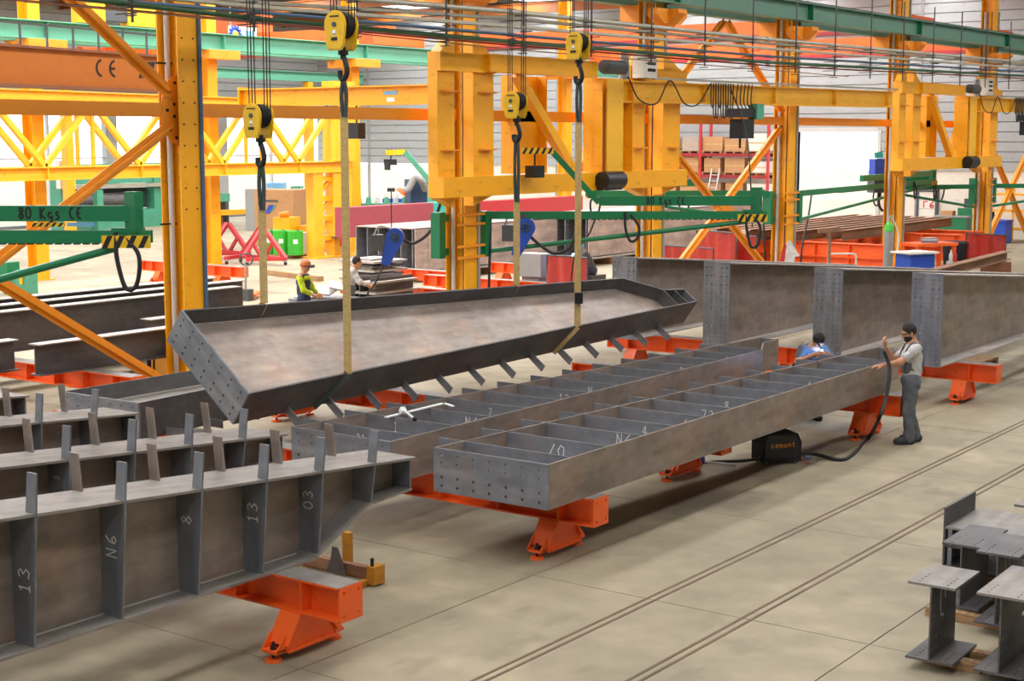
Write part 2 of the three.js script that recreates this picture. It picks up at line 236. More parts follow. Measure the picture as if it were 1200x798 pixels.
// A tapered plate girder in its own axes: x along its length from the deep end, y across the flanges, s*z from the straight flange to the slanting one.
function plateGirder(root, o) {
  const { s = 1, D0 = 1.47, D1 = 0.71, L = 10.1, haunch = true, half = 0.235, stiff = [], posts = [], side = [1], prong = 0.33, holes, marks = {}, matWeb = M.steelBrown, matFlange = M.steelBrown, top = half } = o;
  const tf = 0.022, slope = (D0 - D1) / L, vt = u => D0 - slope * u, Z = v => s * v;
  const bot = haunch ? [[0, 0], [8.75, 0], [9.5, 0.35], [L, 0.38]] : [[0, 0], [L, 0]];
  const strip = (pl, t) => { const up = pl.map(([u, v]) => [u, v + t]); return [...pl, ...up.reverse()].map(([u, v]) => [u, Z(v)]); };
  const inY = (g, outline, w0, w1) => g.plate([0, w1, 0], [1, 0, 0], [0, 0, 1], outline, w1 - w0); // extrudes toward -y (x cross z = -y)
  const outline = pts => s > 0 ? pts : [...pts].reverse();
  inY(G(), outline([...bot.map(([u, v]) => [u, v + 0.012]), [L, vt(L) - 0.012], [0, D0 - 0.012]].map(([u, v]) => [u, Z(v)])), -0.008, 0.008).build('web', matWeb, root);
  inY(G(), outline(strip(bot, tf)), -half, half).build('bottom_flange', matFlange, root);
  inY(G(), outline(strip([[0, D0 - tf], [L, vt(L) - tf]], tf)), -top, top).build('top_flange', matFlange, root);
  { const bl = bot.at(-1)[1], g = G(); g.box(L - 0.02, L, -half + 0.01, half - 0.01, Z(bl + tf), Z(vt(L) - tf)); g.build('tip_plate', M.steelGrey, root); }
  const wl = G(); for (const w of [-1, 1]) { wl.bar([0.03, w * 0.012, Z(tf + 0.004)], [bot[1][0], w * 0.012, Z(tf + 0.004)], 0.014, 0.014); wl.bar([0.03, w * 0.012, Z(D0 - tf - 0.004)], [L - 0.05, w * 0.012, Z(vt(L - .05) - tf - 0.004)], 0.014, 0.014); } wl.build('weld_seam', M.weld, root);
  if (holes) { // end plate: outline in (y, z) with bolt holes
    const hs = []; for (const a of holes[0]) for (const b of holes[1]) hs.push([a, Z(b), holes[2]]);
    const pts = [[-half, Z(-0.002)], [half, Z(-0.002)], [half, Z(D0 + 0.002)], [-half, Z(D0 + 0.002)]];
    G().plate([-0.028, 0, 0], [0, 1, 0], [0, 0, 1], s > 0 ? pts : [...pts].reverse(), 0.028, hs).build('end_plate', M.steelGrey, root);
  }
  stiff.forEach((u, k) => { for (const w of side) {
    const a = (v, y) => [w * y, Z(v)], b0 = bot.reduce((acc, p, i) => i && u >= bot[i - 1][0] && u <= p[0] ? bot[i - 1][1] + (p[1] - bot[i - 1][1]) * (u - bot[i - 1][0]) / (p[0] - bot[i - 1][0]) : acc, 0) + tf, t0 = vt(u), lean = o.lean ?? 0;
    const pts = prong ? [a(b0, 0.008), a(b0, half - 0.005), a(t0 + prong, half + lean), a(t0 + prong, half + lean - 0.105), a(t0 + 0.001, half + lean * .6 - 0.1), a(t0 - tf, half + lean * .6 - 0.13), a(t0 - tf, 0.008)] : [a(b0, 0.008), a(b0, half - 0.01), a(t0 - tf, half - 0.01), a(t0 - tf, 0.008)];
    const st = G().plate([u, 0, 0], [0, 1, 0], [0, 0, 1], w * s > 0 ? pts : [...pts].reverse(), 0.016).build('stiffener', o.farMat && w > 0 ? o.farMat : M.steelGrey, root);
    const mk = marks[k]; if (mk && w === (o.markSide ?? side[0])) chalk(st, mk[0], [u - 0.001, w * mk[1], Z(mk[2])], mk[4] ?? [0, w, 0], mk[5] ?? [0, 0, s], mk[3], [-1, 0, 0]);
  } });
  return root;
}
const ROWS4 = [0.166, 0.078, -0.072, -0.166], COLS7 = [0, 1, 2, 3, 4, 5, 6].map(k => 0.105 + k * 0.21);
const STIFF = []; for (let k = 0; k < 13; k++) STIFF.push(0.43 + k * 0.7);
const up90 = -Math.PI / 2;
{ // lying on its side, worked on by the welders
  const t = thing('plate_girder', 'tapered steel girder lying on its side beside the standing worker in grey dungarees', 'girder', 'plate girders lying on their sides');
  plateGirder(t, { s: -1, stiff: STIFF, side: [1], holes: [ROWS4, COLS7, 0.0165], marks: { 0: ['1', .06, .75, .08], 1: ['/O', .02, .80, .15, [0, 0, 1], [0, 1, 0]], 2: ['N6', .09, .36, .13, [0, 0, 1], [0, 1, 0]], 3: ['4', .07, .45, .12, [0, 0, 1], [0, 1, 0]], 4: ['1', .07, .3, .1, [0, 0, 1], [0, 1, 0]], 5: ['73', .05, .45, .12, [0, 0, 1], [0, 1, 0]], 6: ['8', .07, .5, .1, [0, 0, 1], [0, 1, 0]], 7: ['11', .06, .25, .11, [0, 0, 1], [0, 1, 0]], 9: ['4', .06, .35, .11, [0, 0, 1], [0, 1, 0]] } });
  t.position.set(12.3, 0.672 + 0.235, -8.47);
}
{
  const t = thing('plate_girder', 'tapered steel girder lying on its side with a set square on it', 'girder', 'plate girders lying on their sides');
  plateGirder(t, { s: -1, stiff: STIFF, side: [1], holes: [ROWS4, COLS7, 0.0165], marks: { 0: ['31', .06, .9, .09, [0, 0, 1], [0, 1, 0]], 1: ['1', .06, .95, .12, [0, 0, 1], [0, 1, 0]], 2: ['N6', .06, .42, .13, [0, 0, 1], [0, 1, 0]], 3: ['7', .08, .6, .09, [0, 0, 1], [0, 1, 0]], 4: ['2', .06, .2, .1, [0, 0, 1], [0, 1, 0]], 5: ['12', .06, .5, .11, [0, 0, 1], [0, 1, 0]], 6: ['N', .06, .5, .11, [0, 0, 1], [0, 1, 0]], 7: ['11', .06, .2, .11, [0, 0, 1], [0, 1, 0]], 8: ['31', .06, .2, .11, [0, 0, 1], [0, 1, 0]], 9: ['23', .07, .3, .12, [0, 0, 1], [0, 1, 0]], 10: ['0', .06, .3, .1, [0, 0, 1], [0, 1, 0]], 11: ['70', .06, .3, .11, [0, 0, 1], [0, 1, 0]] } });
  t.position.set(12.25, 0.672 + 0.235, -10.5);
}
{
  const t = thing('plate_girder', 'tapered steel girder lying smooth side up on the floor stands behind the drilled end plates', 'girder', 'plate girders lying on their sides');
  plateGirder(t, { s: 1, stiff: STIFF.slice(0, 12), side: [-1], holes: [ROWS4, COLS7, 0.0165], matWeb: M.steelMid, matFlange: M.steelDark });  // darker flange steel: their shade is put into the colour
  t.position.set(12.25, 0.672 + 0.235, -16.05);
}
const HUNG = thing('suspended_girder', 'tapered steel girder hanging tilted from four tan slings with smooth side up', 'girder');
{
  plateGirder(HUNG, { s: 1, stiff: STIFF.map(u => u + 0.37).filter(u => u < 9.4), side: [-1], prong: 0.3, holes: [ROWS4, COLS7, 0.0165], matWeb: M.steelLitWeb, matFlange: M.steelDark });  // dark flanges, pale web: shade and light painted in by steel colour
  // end pocket plates at the tip
  HUNG.position.set(12.0155, 2.2022, -13.6163);
  const r = Math.PI / 180, m = new THREE.Matrix4().makeRotationY(-3.9715 * r).multiply(new THREE.Matrix4().makeRotationZ(-1.5805 * r)).multiply(new THREE.Matrix4().makeRotationX(35.7913 * r));
  HUNG.quaternion.setFromRotationMatrix(m);
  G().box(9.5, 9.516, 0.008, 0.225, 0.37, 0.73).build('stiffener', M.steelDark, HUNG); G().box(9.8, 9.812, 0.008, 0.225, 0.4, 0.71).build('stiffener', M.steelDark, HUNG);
}
HUNG.updateMatrixWorld(true);
const onHung = (u, w, v) => V(u, w, v).applyMatrix4(HUNG.matrixWorld).toArray();
{ // upright row at the left: posts stand proud of the top flange
  const us = [6.61, 7.42, 8.2, 8.93, 9.62, 10.33].map(x => x - 0.82), all = [us[0] - 3.2, us[0] - 2.4, us[0] - 1.6, us[0] - 0.8, ...us];
  const side = M.steelBrown, lab = ['tapered upright girder numbered 13, 26, 8, 31 and 30 in chalk on its posts', 'second upright tapered girder from the one chalked 13, row of posts above its flange', 'third upright tapered girder from the one chalked 13, ending before the drilled lying girder', 'fourth upright tapered girder from the one chalked 13, showing only its small end'];
  const V_ = [0, 0, 1], zs = [-9.355, -11.15, -13.3, -15.25];
  zs.forEach((z, k) => {
    const t = thing('upright_girder', lab[k], 'girder', 'tapered girders standing upright');
    const mk = k === 0 ? { 4: ['13', .215, .42, .13, [0, 0, 1], [0, 1, 0]], 5: ['N6', .2, .5, .125, [0, 0, 1], [0, 1, 0]], 6: ['8', .18, .6, .12, [0, 0, 1], [0, 1, 0]], 7: ['13', .19, .46, .12, [0, 0, 1], [0, 1, 0]], 8: ['03', .18, .44, .115, [0, 0, 1], [0, 1, 0]] } : k === 1 ? { 6: ['3', .17, .7, .08, [0, 0, 1], [0, 1, 0]], 7: ['30', .17, .6, .08, [0, 0, 1], [0, 1, 0]] } : {};
    for (const key in mk) { const m = mk[key]; m[4] = [0, 0, 1]; m[5] = [0, 1, 0]; }
    plateGirder(t, { s: 1, D0: 1.47, D1: 0.71, stiff: all.filter(u => u > 0.3), side: [-1, 1], prong: 0.3, lean: 0.1, half: 0.24, top: 0.3, marks: mk, markSide: -1, farMat: M.steelBrown, matFlange: M.steelMid });
    t.rotation.x = up90; t.position.set(0.82 + (k === 1 ? 0.1 : 0), 0.672, z);
  });
}
{ // deep girders on end beyond the standing worker
  const rows = []; for (let k = 0; k < 10; k++) rows.push(0.09 + k * 0.148);
  const lab = ['deep tapered girder with drilled end plate beside the pallet', 'deep tapered girder with drilled end plate just behind the standing worker', 'deep tapered girder ending behind the crouching welder, third from the pallet', 'deep tapered girder ending behind the tip of the suspended girder, fourth from the pallet'];
  [-8.995, -10.725, -12.855, -14.78].forEach((z, k) => {
    const t = thing('deep_girder', lab[k], 'girder', 'deep tapered girders in a row');
    plateGirder(t, { s: 1, D0: 1.525, D1: 0.72, L: 10.0, half: 0.26, top: 0.26, stiff: [], holes: [[-0.2, -0.1, 0.1, 0.2], rows, 0.016], matFlange: M.steelPale });
    // scribed setting-out lines on the end plate
    const g = G(); for (let i = 0; i < 20; i++) g.box(-0.0295, -0.0281, -0.255, 0.255, 0.03 + i * 0.077, 0.033 + i * 0.077); for (const y of [-0.2, -0.1, 0, 0.1, 0.2]) g.box(-0.0295, -0.0281, y - 0.0015, y + 0.0015, 0.01, 1.51); g.build('scribed_lines', M.steelDark, t);
    t.rotation.x = up90; t.position.set(23.9, 0.672, z);
  });
}

// ================================================================ FLOOR STANDS, SLINGS, HOOK BLOCKS, LOOSE THINGS
function footAt(root, x, z, mat) { // a cast foot: trapezoid cheeks, a top plate, screws with round pads
  const f = G(), h0 = 0.07, h1 = 0.37, out = [[-0.3, h0], [0.3, h0], [0.3, h0 + 0.06], [0.15, h1], [-0.15, h1], [-0.3, h0 + 0.06]];
  for (const zz of [z - 0.11, z + 0.02]) f.plate([x, 0, zz], [1, 0, 0], [0, 1, 0], out, 0.014);
  f.bar([x - 0.3, h0 + 0.01, z - 0.05], [x + 0.3, h0 + 0.01, z - 0.05], 0.24, 0.02);
  f.bar([x - 0.31, h0 + 0.06, z - 0.05], [x - 0.15, h1, z - 0.05], 0.24, 0.016, [0, 1, 0]); f.bar([x + 0.31, h0 + 0.06, z - 0.05], [x + 0.15, h1, z - 0.05], 0.24, 0.016, [0, 1, 0]);
  f.bar([x - 0.16, h1 - 0.008, z - 0.05], [x + 0.16, h1 - 0.008, z - 0.05], 0.24, 0.016);
  for (const s of [-1, 1]) f.bar([x + s * 0.3, h0 + 0.02, z - 0.05], [x + s * 0.42, h0 + 0.02, z - 0.05], 0.16, 0.025).plate([x + s * 0.3, h0, z - 0.14], [s, 0, 0], [0, 1, 0], [[0, 0.02], [0.12, 0.02], [0, 0.16]], 0.012).plate([x + s * 0.3, h0, z + 0.03], [s, 0, 0], [0, 1, 0], [[0, 0.02], [0.12, 0.02], [0, 0.16]], 0.012);
  const foot = f.build('foot', mat, root);
  for (const s of [-1, 1]) { G().cyl([x + s * 0.37, 0.02, z - 0.05], [x + s * 0.37, 0.17, z - 0.05], 0.014).cyl([x + s * 0.37, h0 + 0.03, z - 0.05], [x + s * 0.37, h0 + 0.06, z - 0.05], 0.028, 0.028, 6).build('screw', M.hook, foot); G().cyl([x + s * 0.37, 0, z - 0.05], [x + s * 0.37, 0.028, z - 0.05], 0.075, 0.07, 16).build('pad', mat, foot); }
}
function stand(label, x, z0, z1, feet, mat = M.orange) {
  const t = thing('support_stand', label, 'support stand', 'orange support stands'), zm = (z0 + z1) / 2;
  G().ibeam([x, 0.52, z0], [x, 0.52, z1], 0.3, 0.28, 0.018, 0.014).build('beam', mat, t); G().box(x - 0.139, x + 0.139, 0.67, 0.6716, Math.min(z0, z1) + 0.01, Math.max(z0, z1) - 0.01).build('worn_top', M.steelMid, t);
  const n = Math.round(Math.abs(z0 - z1) / 0.9); for (let k = 0; k <= n; k++) { const z = z0 + (z1 - z0) * (0.45 / Math.abs(z0 - z1) + k / n * (1 - 0.9 / Math.abs(z0 - z1))); G().box(x - 0.135, x + 0.135, 0.385, 0.655, z - 0.007, z + 0.007).build('rib', mat, t); }
  for (const z of [z0, z1]) G().plate([x, 0.52, z - 0.009], [1, 0, 0], [0, 1, 0], [[-0.14, -0.15], [0.14, -0.15], [0.14, 0.15], [-0.14, 0.15]], 0.018, [[-0.09, -0.1, 0.016], [0.09, -0.1, 0.016], [-0.09, 0.1, 0.016], [0.09, 0.1, 0.016]]).build('end_plate', mat, t);
  for (const z of feet) footAt(t, x, z, mat);
  return t;
}
stand('orange support stand under the upright girder chalked 13', 9.2, -8.36, -17.2, [-8.86, -12.5, -16.4]);
stand('orange support stand under the drilled end plates of the lying girders', 13.08, -8.36, -17.2, [-8.86, -12.6, -16.6]);
stand('orange support stand under the middle of the lying girders, showing between prongs', 17.05, -9.0, -17.2, [-9.6, -13.2, -16.6]);
stand('orange support stand at the far end of the lying girder, beside the standing worker', 20.98, -8.2, -13.9, [-8.72, -12.6]);
stand('orange support stand under the deep girder beside the pallet', 24.75, -8.06, -15.6, [-8.6, -12, -15]);
stand('orange support stand under the beams behind the lower yellow brace', 15.6, -18.6, -24.6, [-19.1, -23.6]);
stand('orange support stand lying across the open bay, pallet truck handle beside it', 30.8, -31.9, -36.2, [-32.8, -35.4]);

// ---- slings, hook blocks, ropes
const TAN = M.strap;
function sling(label, p, low, yTop, yEye) { // p: where the strap meets the flange edge; low: where it dives under
  const t = thing('webbing_sling', label, 'sling', 'tan webbing slings');
  const d = V(low).sub(V(p)), face = [0.95, 0, -0.3];
  G().bar([p[0], p[1], p[2]], [p[0], yTop, p[2]], 0.095, 0.014, [-0.81, 0, 0.58]).build('strap', TAN, t);
  G().bar(p, low, 0.1, 0.014, [-0.5, 0.3, 0.8]).build('wrap', low.dark ? M.strapDark : TAN, t);
  G().tube([[p[0], yTop - 0.05, p[2] - 0.022], [p[0] - 0.02, (yTop + yEye) / 2, p[2] - 0.02], [p[0], yEye - 0.04, p[2] - 0.018], [p[0], yEye, p[2]]], 0.026, 16, 6).tube([[p[0], yTop - 0.05, p[2] + 0.022], [p[0] + 0.02, (yTop + yEye) / 2, p[2] + 0.02], [p[0], yEye - 0.04, p[2] + 0.018], [p[0], yEye, p[2]]], 0.026, 16, 6).build('eye', M.strapDark, t);
  return t;
}
function hookBlock(label, x, y0, y1, z, top) { // y0..y1: the cheek plates; the hook hangs below, the rope falls rise above
  const t = thing('hook_block', label, 'hook block', 'yellow crane hook blocks'), h = y1 - y0, w = h * 0.37, out = [];
  for (let k = 0; k <= 12; k++) { const a = Math.PI * k / 12; out.push([Math.cos(a) * w, h - w + Math.sin(a) * w]); } out.push([-w * 0.82, h * 0.12], [-w * 0.6, 0], [w * 0.6, 0], [w * 0.82, h * 0.12]);
  for (const s of [-1, 1]) { const c = G().plate([x + s * 0.105 - 0.02, y0, z], [0, 0, 1], [0, 1, 0], out, 0.012).plate([x + s * 0.105 - 0.032, y0, z], [0, 0, 1], [0, 1, 0], out.map(([a, b]) => [a * 0.93, h * 0.5 + (b - h * 0.5) * 0.94]), 0.012).build('cheek_plate', M.blockYellow, t);
    if (s < 0) { const px = x - 0.155 - 0.006; G().cyl([px, y0 + h * 0.64, z], [px + 0.012, y0 + h * 0.64, z], 0.03, 0.03, 16).build('pin_cap', M.greyDark, c); G().box(px + 0.006, px + 0.012, y0 + h * 0.36, y0 + h * 0.5, z - 0.022, z + 0.022).build('white_plate', M.whitePrint, c); G().box(px + 0.004, px + 0.012, y0 + h * 0.24, y0 + h * 0.32, z - 0.045, z + 0.045).box(px + 0.005, px + 0.012, y0 + h * 0.83, y0 + h * 0.86, z - 0.07, z + 0.07).box(px + 0.003, px + 0.008, y0 + h * 0.38, y0 + h * 0.41, z - 0.016, z + 0.016).build('black_mark', M.print, c); } }
  for (const s of [-1, 0, 1]) G().lathe([[0, -0.022], [w * 0.92, -0.022], [w * 0.92, -0.016], [w * 0.8, -0.006], [w * 0.8, 0.006], [w * 0.92, 0.016], [w * 0.92, 0.022], [0, 0.022]], [x + s * 0.05, y1 - w, z], 24, [1, 0, 0]).build('sheave', M.hook, t);
  const hy = y0 - 0.06; G().cyl([x, y0 - 0.1, z], [x, y0 + 0.04, z], 0.035).cyl([x, y0 - 0.05, z], [x, y0, z], 0.06, 0.06, 16).build('swivel', M.hook, t);
  G().tube([[x, hy, z], [x, hy - 0.08, z + 0.035], [x, hy - 0.19, z + 0.055], [x, hy - 0.28, z], [x, hy - 0.24, z - 0.05], [x, hy - 0.17, z - 0.055]], 0.032, 24, 8).build('hook', M.hook, t);
  for (const s of [-1, 1]) for (const q of [-1, 0, 1]) G().cyl([x + q * 0.05, y1 - w, z + s * w * 0.82], [x + q * 0.06, top, z + s * w * 0.95], 0.0075, 0.0075, 5).build('rope', M.rope, t);
  return t;
}
const dark = a => { a.dark = true; return a; };
{
  const f1 = onHung(1.6, 0.24, 1.36), f1b = onHung(1.28, -0.235, 1.375), f2 = onHung(6.54, 0.24, 0.986), f2b = onHung(6.3, -0.235, 1.0), r1 = onHung(1.24, 0.24, -0.01), r1b = onHung(1.24, -0.24, -0.02), r2 = onHung(6.1, 0.24, -0.01), r2b = onHung(6.1, -0.24, -0.02);
  sling('tan sling round the prong-side flange of the hung girder near its drilled plate', f1, dark(f1b), 4.68, 5.06);
  sling('tan sling round the straight flange of the hung girder near its drilled plate', r1, r1b, 3.56, 4.1);
  sling('tan sling with a buckle round the prong-side flange near the hung girder tip', f2, f2b, 4.66, 5.22);
  sling('tan sling round the straight flange of the hung girder near its tip', r2, r2b, 3.5, 4.42);
  hookBlock('yellow hook block on the sling holding the prong-side flange near the drilled plate', f1[0], 5.40, 5.86, f1[2], 9.6);
  hookBlock('yellow hook block on the sling holding the straight flange near the drilled plate', r1[0], 4.38, 4.80, r1[2], 9.6);
  hookBlock('yellow hook block on the sling holding the prong-side flange near the tip', f2[0], 5.49, 5.88, f2[2], 9.6);
  hookBlock('yellow hook block on the sling holding the straight flange near the tip', r2[0], 4.66, 5.05, r2[2], 9.6);
  G().bx([f2[0], f2[1] + 0.42, f2[2] + 0.02], [0.12, 0.16, 0.12], 0.6).build('buckle', M.hook, scene.children.find(o => o.userData.label?.includes('with a buckle')));
  for (const [x, l] of [[f1[0] - 0.1, 'drilled plate'], [f2[0] - 0.1, 'tip']]) { // the bridges that carry the hoists, above the picture
    const t = thing('overhead_crane', `yellow overhead crane bridge above the ${l} end of the hung girder`, 'crane');
    G().box(x - 0.25, x + 0.25, 9.75, 10.6, -19, 3).build('bridge', M.yellow, t); for (const z of [-12.3, -13.4]) G().bx([x, 9.68, z], [0.7, 0.3, 0.7]).build('hoist', M.greyDark, t);
  }
}
// ---- rusty yellow floor clamp beside the upright girder
{
  const t = thing('floor_clamp', 'rusty yellow clamping frame on the floor under the upright girder', 'clamp'), c = atY(400, 692, 0), m = M.rustYellow, X = c[0], Z = c[2];
  G().box(X - 0.06, X + 0.0, 0, 0.06, Z - 0.95, Z + 0.05).build('side_rail', m, t); G().box(X + 0.42, X + 0.48, 0, 0.06, Z - 0.95, Z + 0.05).build('side_rail', m, t); G().box(X - 0.06, X + 0.48, 0, 0.05, Z - 1.0, Z - 0.93).build('cross_rail', m, t); G().box(X - 0.06, X + 0.48, 0, 0.06, Z + 0.05, Z + 0.11).build('cross_rail', m, t);
  G().box(X + 0.3, X + 0.38, 0.06, 0.17, Z - 0.85, Z + 0.12).build('slide', M.rust, t);
  G().box(X + 0.37, X + 0.42, 0.1, 0.46, Z - 0.32, Z - 0.22).build('post', m, t); G().plate([X + 0.24, 0.08, Z - 0.28], [0, 0, 1], [0, 1, 0], [[-0.12, 0], [0.12, 0], [0.08, 0.14], [0.02, 0.26], [-0.04, 0.26], [-0.06, 0.14]], 0.02).build('jaw', M.steelDark, t);
  G().box(X + 0.26, X + 0.42, 0.02, 0.2, Z + 0.1, Z + 0.2).build('head', m, t); G().cyl([X + 0.3, 0.2, Z + 0.14], [X + 0.3, 0.28, Z + 0.14], 0.018).build('pin', M.hook, t); G().cyl([X + 0.34, 0.11, Z - 0.2], [X + 0.34, 0.11, Z + 0.1], 0.02).build('screw', M.steelDark, t);
}
// ---- set square and magnet on the lying girder
{
  const t = thing('set_square', 'white steel set square lying across the lying girder stiffeners', 'set square'), y = 1.152, a = atY(452, 489, y), b = atY(520, 472.5, y), c = atY(531, 476, y), m = M.whitePrint;
  G().bar(a, b, 0.05, 0.012, [0, 1, 0]).build('long_arm', m, t); G().bar(b, c, 0.045, 0.012, [0, 1, 0]).build('short_arm', m, t);
  const k = atY(472, 485, y); G().lathe([[0, 0], [0.045, 0], [0.05, 0.04], [0.03, 0.08], [0, 0.085]], k, 14).bar([k[0], y + 0.05, k[2]], atY(486, 491, y + 0.05), 0.02, 0.02).build('magnet', m, t); G().ball(atY(486, 491, y + 0.05), 0.03).build('knob', M.hook, t);
  G().bar(atY(479, 494, 1.1), atY(482, 503, 0.98), 0.012, 0.012).build('pin', m, t);
}
// ---- welding feeder, its hose, and the clamp hanging below the girder
{
  const t = thing('welding_feeder', 'black welding wire feeder box with orange lettering on the floor', 'wire feeder'), p = atY(914, 545, 0), r = 0.35, cx = p[0] + 0.12, cz = p[2] - 0.12;
  const W = 0.58, Hh = 0.42, Dp = 0.32, q = new THREE.Matrix4().makeRotationY(-0.65).setPosition(cx, 0, cz), put = g => { g.list.forEach(k => k.applyMatrix4(q)); return g; };
  const face = [[-W / 2, 0.05], [W / 2, 0.05], [W / 2 + 0.01, 0.3], [W / 2 - 0.05, 0.42], [-W / 2 + 0.06, 0.44], [-W / 2, 0.3]];
  put(G().plate([0, 0, -Dp / 2], [1, 0, 0], [0, 1, 0], face, Dp)).build('case', M.blackMatte, t);
  put(G().plate([0, 0.015, Dp / 2 + 0.001], [1, 0, 0], [0, 1, 0], face.map(([a, b]) => [a * 0.86, 0.04 + b * 0.82]), 0.006)).build('side_cover', M.black, t);
  put(G().tube([[-0.12, 0.43, 0], [-0.1, 0.5, 0], [0.1, 0.5, 0], [0.13, 0.42, 0]], 0.016, 16, 6)).build('handle', M.black, t);
  for (const [x, z] of [[-.22, -.13], [.22, -.13], [-.22, .13], [.22, .13]]) put(G().cyl([x, 0.03, z - 0.02], [x, 0.03, z + 0.02], 0.03)).build('wheel', M.greyDark, t);
  const lt = G(), S = { c: [[[.8, .55], [.3, .6], [.15, .3], [.35, .02], [.8, .08]]], m: [[[.05, 0], [.08, .6], [.45, .55], [.48, 0]], [[.48, .5], [.85, .55], [.9, 0]]], o: [[[.5, .6], [.15, .4], [.25, .05], [.65, .02], [.85, .3], [.5, .6]]], n: [[[.1, 0], [.12, .6], [.7, .55], [.8, 0]]], t: [[[.4, .95], [.4, .1], [.7, .02]], [[.1, .6], [.75, .62]]], a: [[[.8, .6], [.2, .6], [.1, .1], [.7, 0], [.8, .6], [.85, 0]]], w: [[[.05, .6], [.3, 0], [.5, .5], [.7, 0], [.95, .6]]], e: [[[.1, .35], [.85, .35], [.6, .65], [.15, .5], [.15, .1], [.8, 0]]], l: [[[.4, 1], [.4, 0]]], i: [[[.4, .6], [.4, 0]], [[.4, .8], [.4, .9]]] };
  [...'cemont'].forEach((c, k) => (S[c] ?? []).forEach(st => { for (let i = 0; i < st.length - 1; i++) lt.bar([-0.16 + (k + st[i][0] * .85) * 0.062, 0.24 + st[i][1] * 0.075, Dp / 2 + 0.009], [-0.16 + (k + st[i + 1][0] * .85) * 0.062, 0.24 + st[i + 1][1] * 0.075, Dp / 2 + 0.009], 0.012, 0.004, [0, 0, 1]); }));
  put(lt).build('lettering', M.orangePrint, t).userData.kind = 'stuff';
}
{
  const h = thing('welding_hose', 'black welding hose running from the feeder up to the standing worker', 'hose');
  const P = [atY(938, 531, 0.14), atY(955, 532, 0.06), atY(985, 539, 0.02), atY(1000, 532, 0.015), atY(1018, 513, 0.02), atZ(1030, 491, -8.1), atZ(1038, 468, -8.12), atZ(1042, 445, -8.16), atZ(1042, 428, -8.22), atZ(1036, 412, -8.3)];
  G().tube(P, 0.026, 60, 8).build('hose', M.rubber, h);
  const c = G(); c.tube([atY(938, 531, 0.1), atY(945, 537, 0.03), atY(952, 536, 0.02)], 0.008, 10, 5); c.build('blue_lead', M.blue, h);
  G().tube([atY(938, 533, 0.1), atY(942, 541, 0.02), atY(950, 543, 0.02)], 0.008, 10, 5).build('red_lead', M.red, h);
  const s = solo(G().tube([atY(892, 537, 0.15), atY(870, 540, 0.04), atY(840, 541, 0.02), atY(812, 543, 0.02)], 0.022, 24, 8), 'feeder_cable', M.rubber, 'black cable from the feeder running under the lying girder', 'cable');
  const k = thing('magnetic_clamp', 'grey bar clamp with blue knob on the floor under the lying girder', 'clamp'), a = atY(822, 541, 0.05), b = atY(863, 545, 0.03); G().bar(a, b, 0.04, 0.03).build('bar', M.greyPale, k); G().lathe([[0, 0], [0.04, 0], [0.05, 0.05], [0.035, 0.13], [0, 0.14]], [a[0], 0.03, a[2]], 12).build('knob', M.blue, k);
}
// ---- pallet beside the deep girders
{
  const t = thing('wooden_pallet', 'worn wooden pallet on the floor beside the deep girders', 'pallet'), p = atY(1155, 432, 0), X = p[0] + 0.1, Z = p[2] - 0.55;
  for (let k = 0; k < 5; k++) G().box(X - 0.4 + k * 0.22, X - 0.24 + k * 0.22, 0.12, 0.145, Z - 0.8, Z + 0.55).build('deck_board', M.wood, t);
  for (const z of [-0.74, -0.12, 0.5]) G().box(X - 0.4, X + 0.64, 0.1, 0.12, Z + z - 0.05, Z + z + 0.05).box(X - 0.4, X + 0.64, 0, 0.02, Z + z - 0.05, Z + z + 0.05).build('stringer_board', M.wood, t);
  for (const z of [-0.74, -0.12, 0.5]) for (const x of [-0.33, 0.12, 0.56]) G().box(X + x - 0.06, X + x + 0.06, 0.02, 0.1, Z + z - 0.05, Z + z + 0.05).build('block', M.wood, t);
  solo(G().bx([X, 0.185, Z - 0.1], [0.16, 0.08, 0.12], 0.4).bx([X + 0.05, 0.24, Z - 0.1], [0.06, 0.05, 0.05], 0.2), 'steel_bracket', M.rust, 'small rusty steel bracket lying on the wooden pallet', 'bracket');
}
// ---- offcut I-beams at the right, on timber
function stub(label, x, z, yaw, len, h, b, y0, opt = {}) {
  const t = thing('beam_offcut', label, 'beam', 'short I-beams on timber'), mt = opt.mat ?? M.steelDark, q = new THREE.Matrix4().makeRotationY(yaw).setPosition(x, y0, z), put = g => { g.list.forEach(k => k.applyMatrix4(q)); return g; };
  const hs = []; for (let k = 0; k < 4; k++) for (const s of [-1, 1]) hs.push([0.06 + k * 0.075, s * b * 0.3, 0.011]);
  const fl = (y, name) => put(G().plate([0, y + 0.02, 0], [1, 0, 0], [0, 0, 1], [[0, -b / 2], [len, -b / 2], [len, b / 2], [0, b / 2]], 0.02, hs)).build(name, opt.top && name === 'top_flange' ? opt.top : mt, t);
  fl(0, 'bottom_flange'); fl(h - 0.02, 'top_flange');
  const wh = []; for (let k = 0; k < 6; k++) for (const s of [0.07, 0.15]) wh.push([s, -h / 2 + 0.1 + k * (h - 0.2) / 5, 0.011]);
  put(G().plate([0, h / 2, -0.007], [1, 0, 0], [0, 1, 0], [[0, -h / 2 + 0.02], [len, -h / 2 + 0.02], [len, h / 2 - 0.02], [0, h / 2 - 0.02]], 0.014, wh)).build('web', mt, t);
  if (opt.mark) { const w = G(), N = 10; for (let k = 0; k < N; k++) { const a = k / N * 5.2, b2 = (k + 1) / N * 5.2, P = (u) => [0.28 + Math.cos(u) * 0.06, h * 0.72 + Math.sin(u) * 0.15, 0.0075]; w.bar(P(a), P(b2), 0.012, 0.002, [0, 0, 1]); } put(w).build('chalk_mark', M.chalk, t); }
  return t;
}
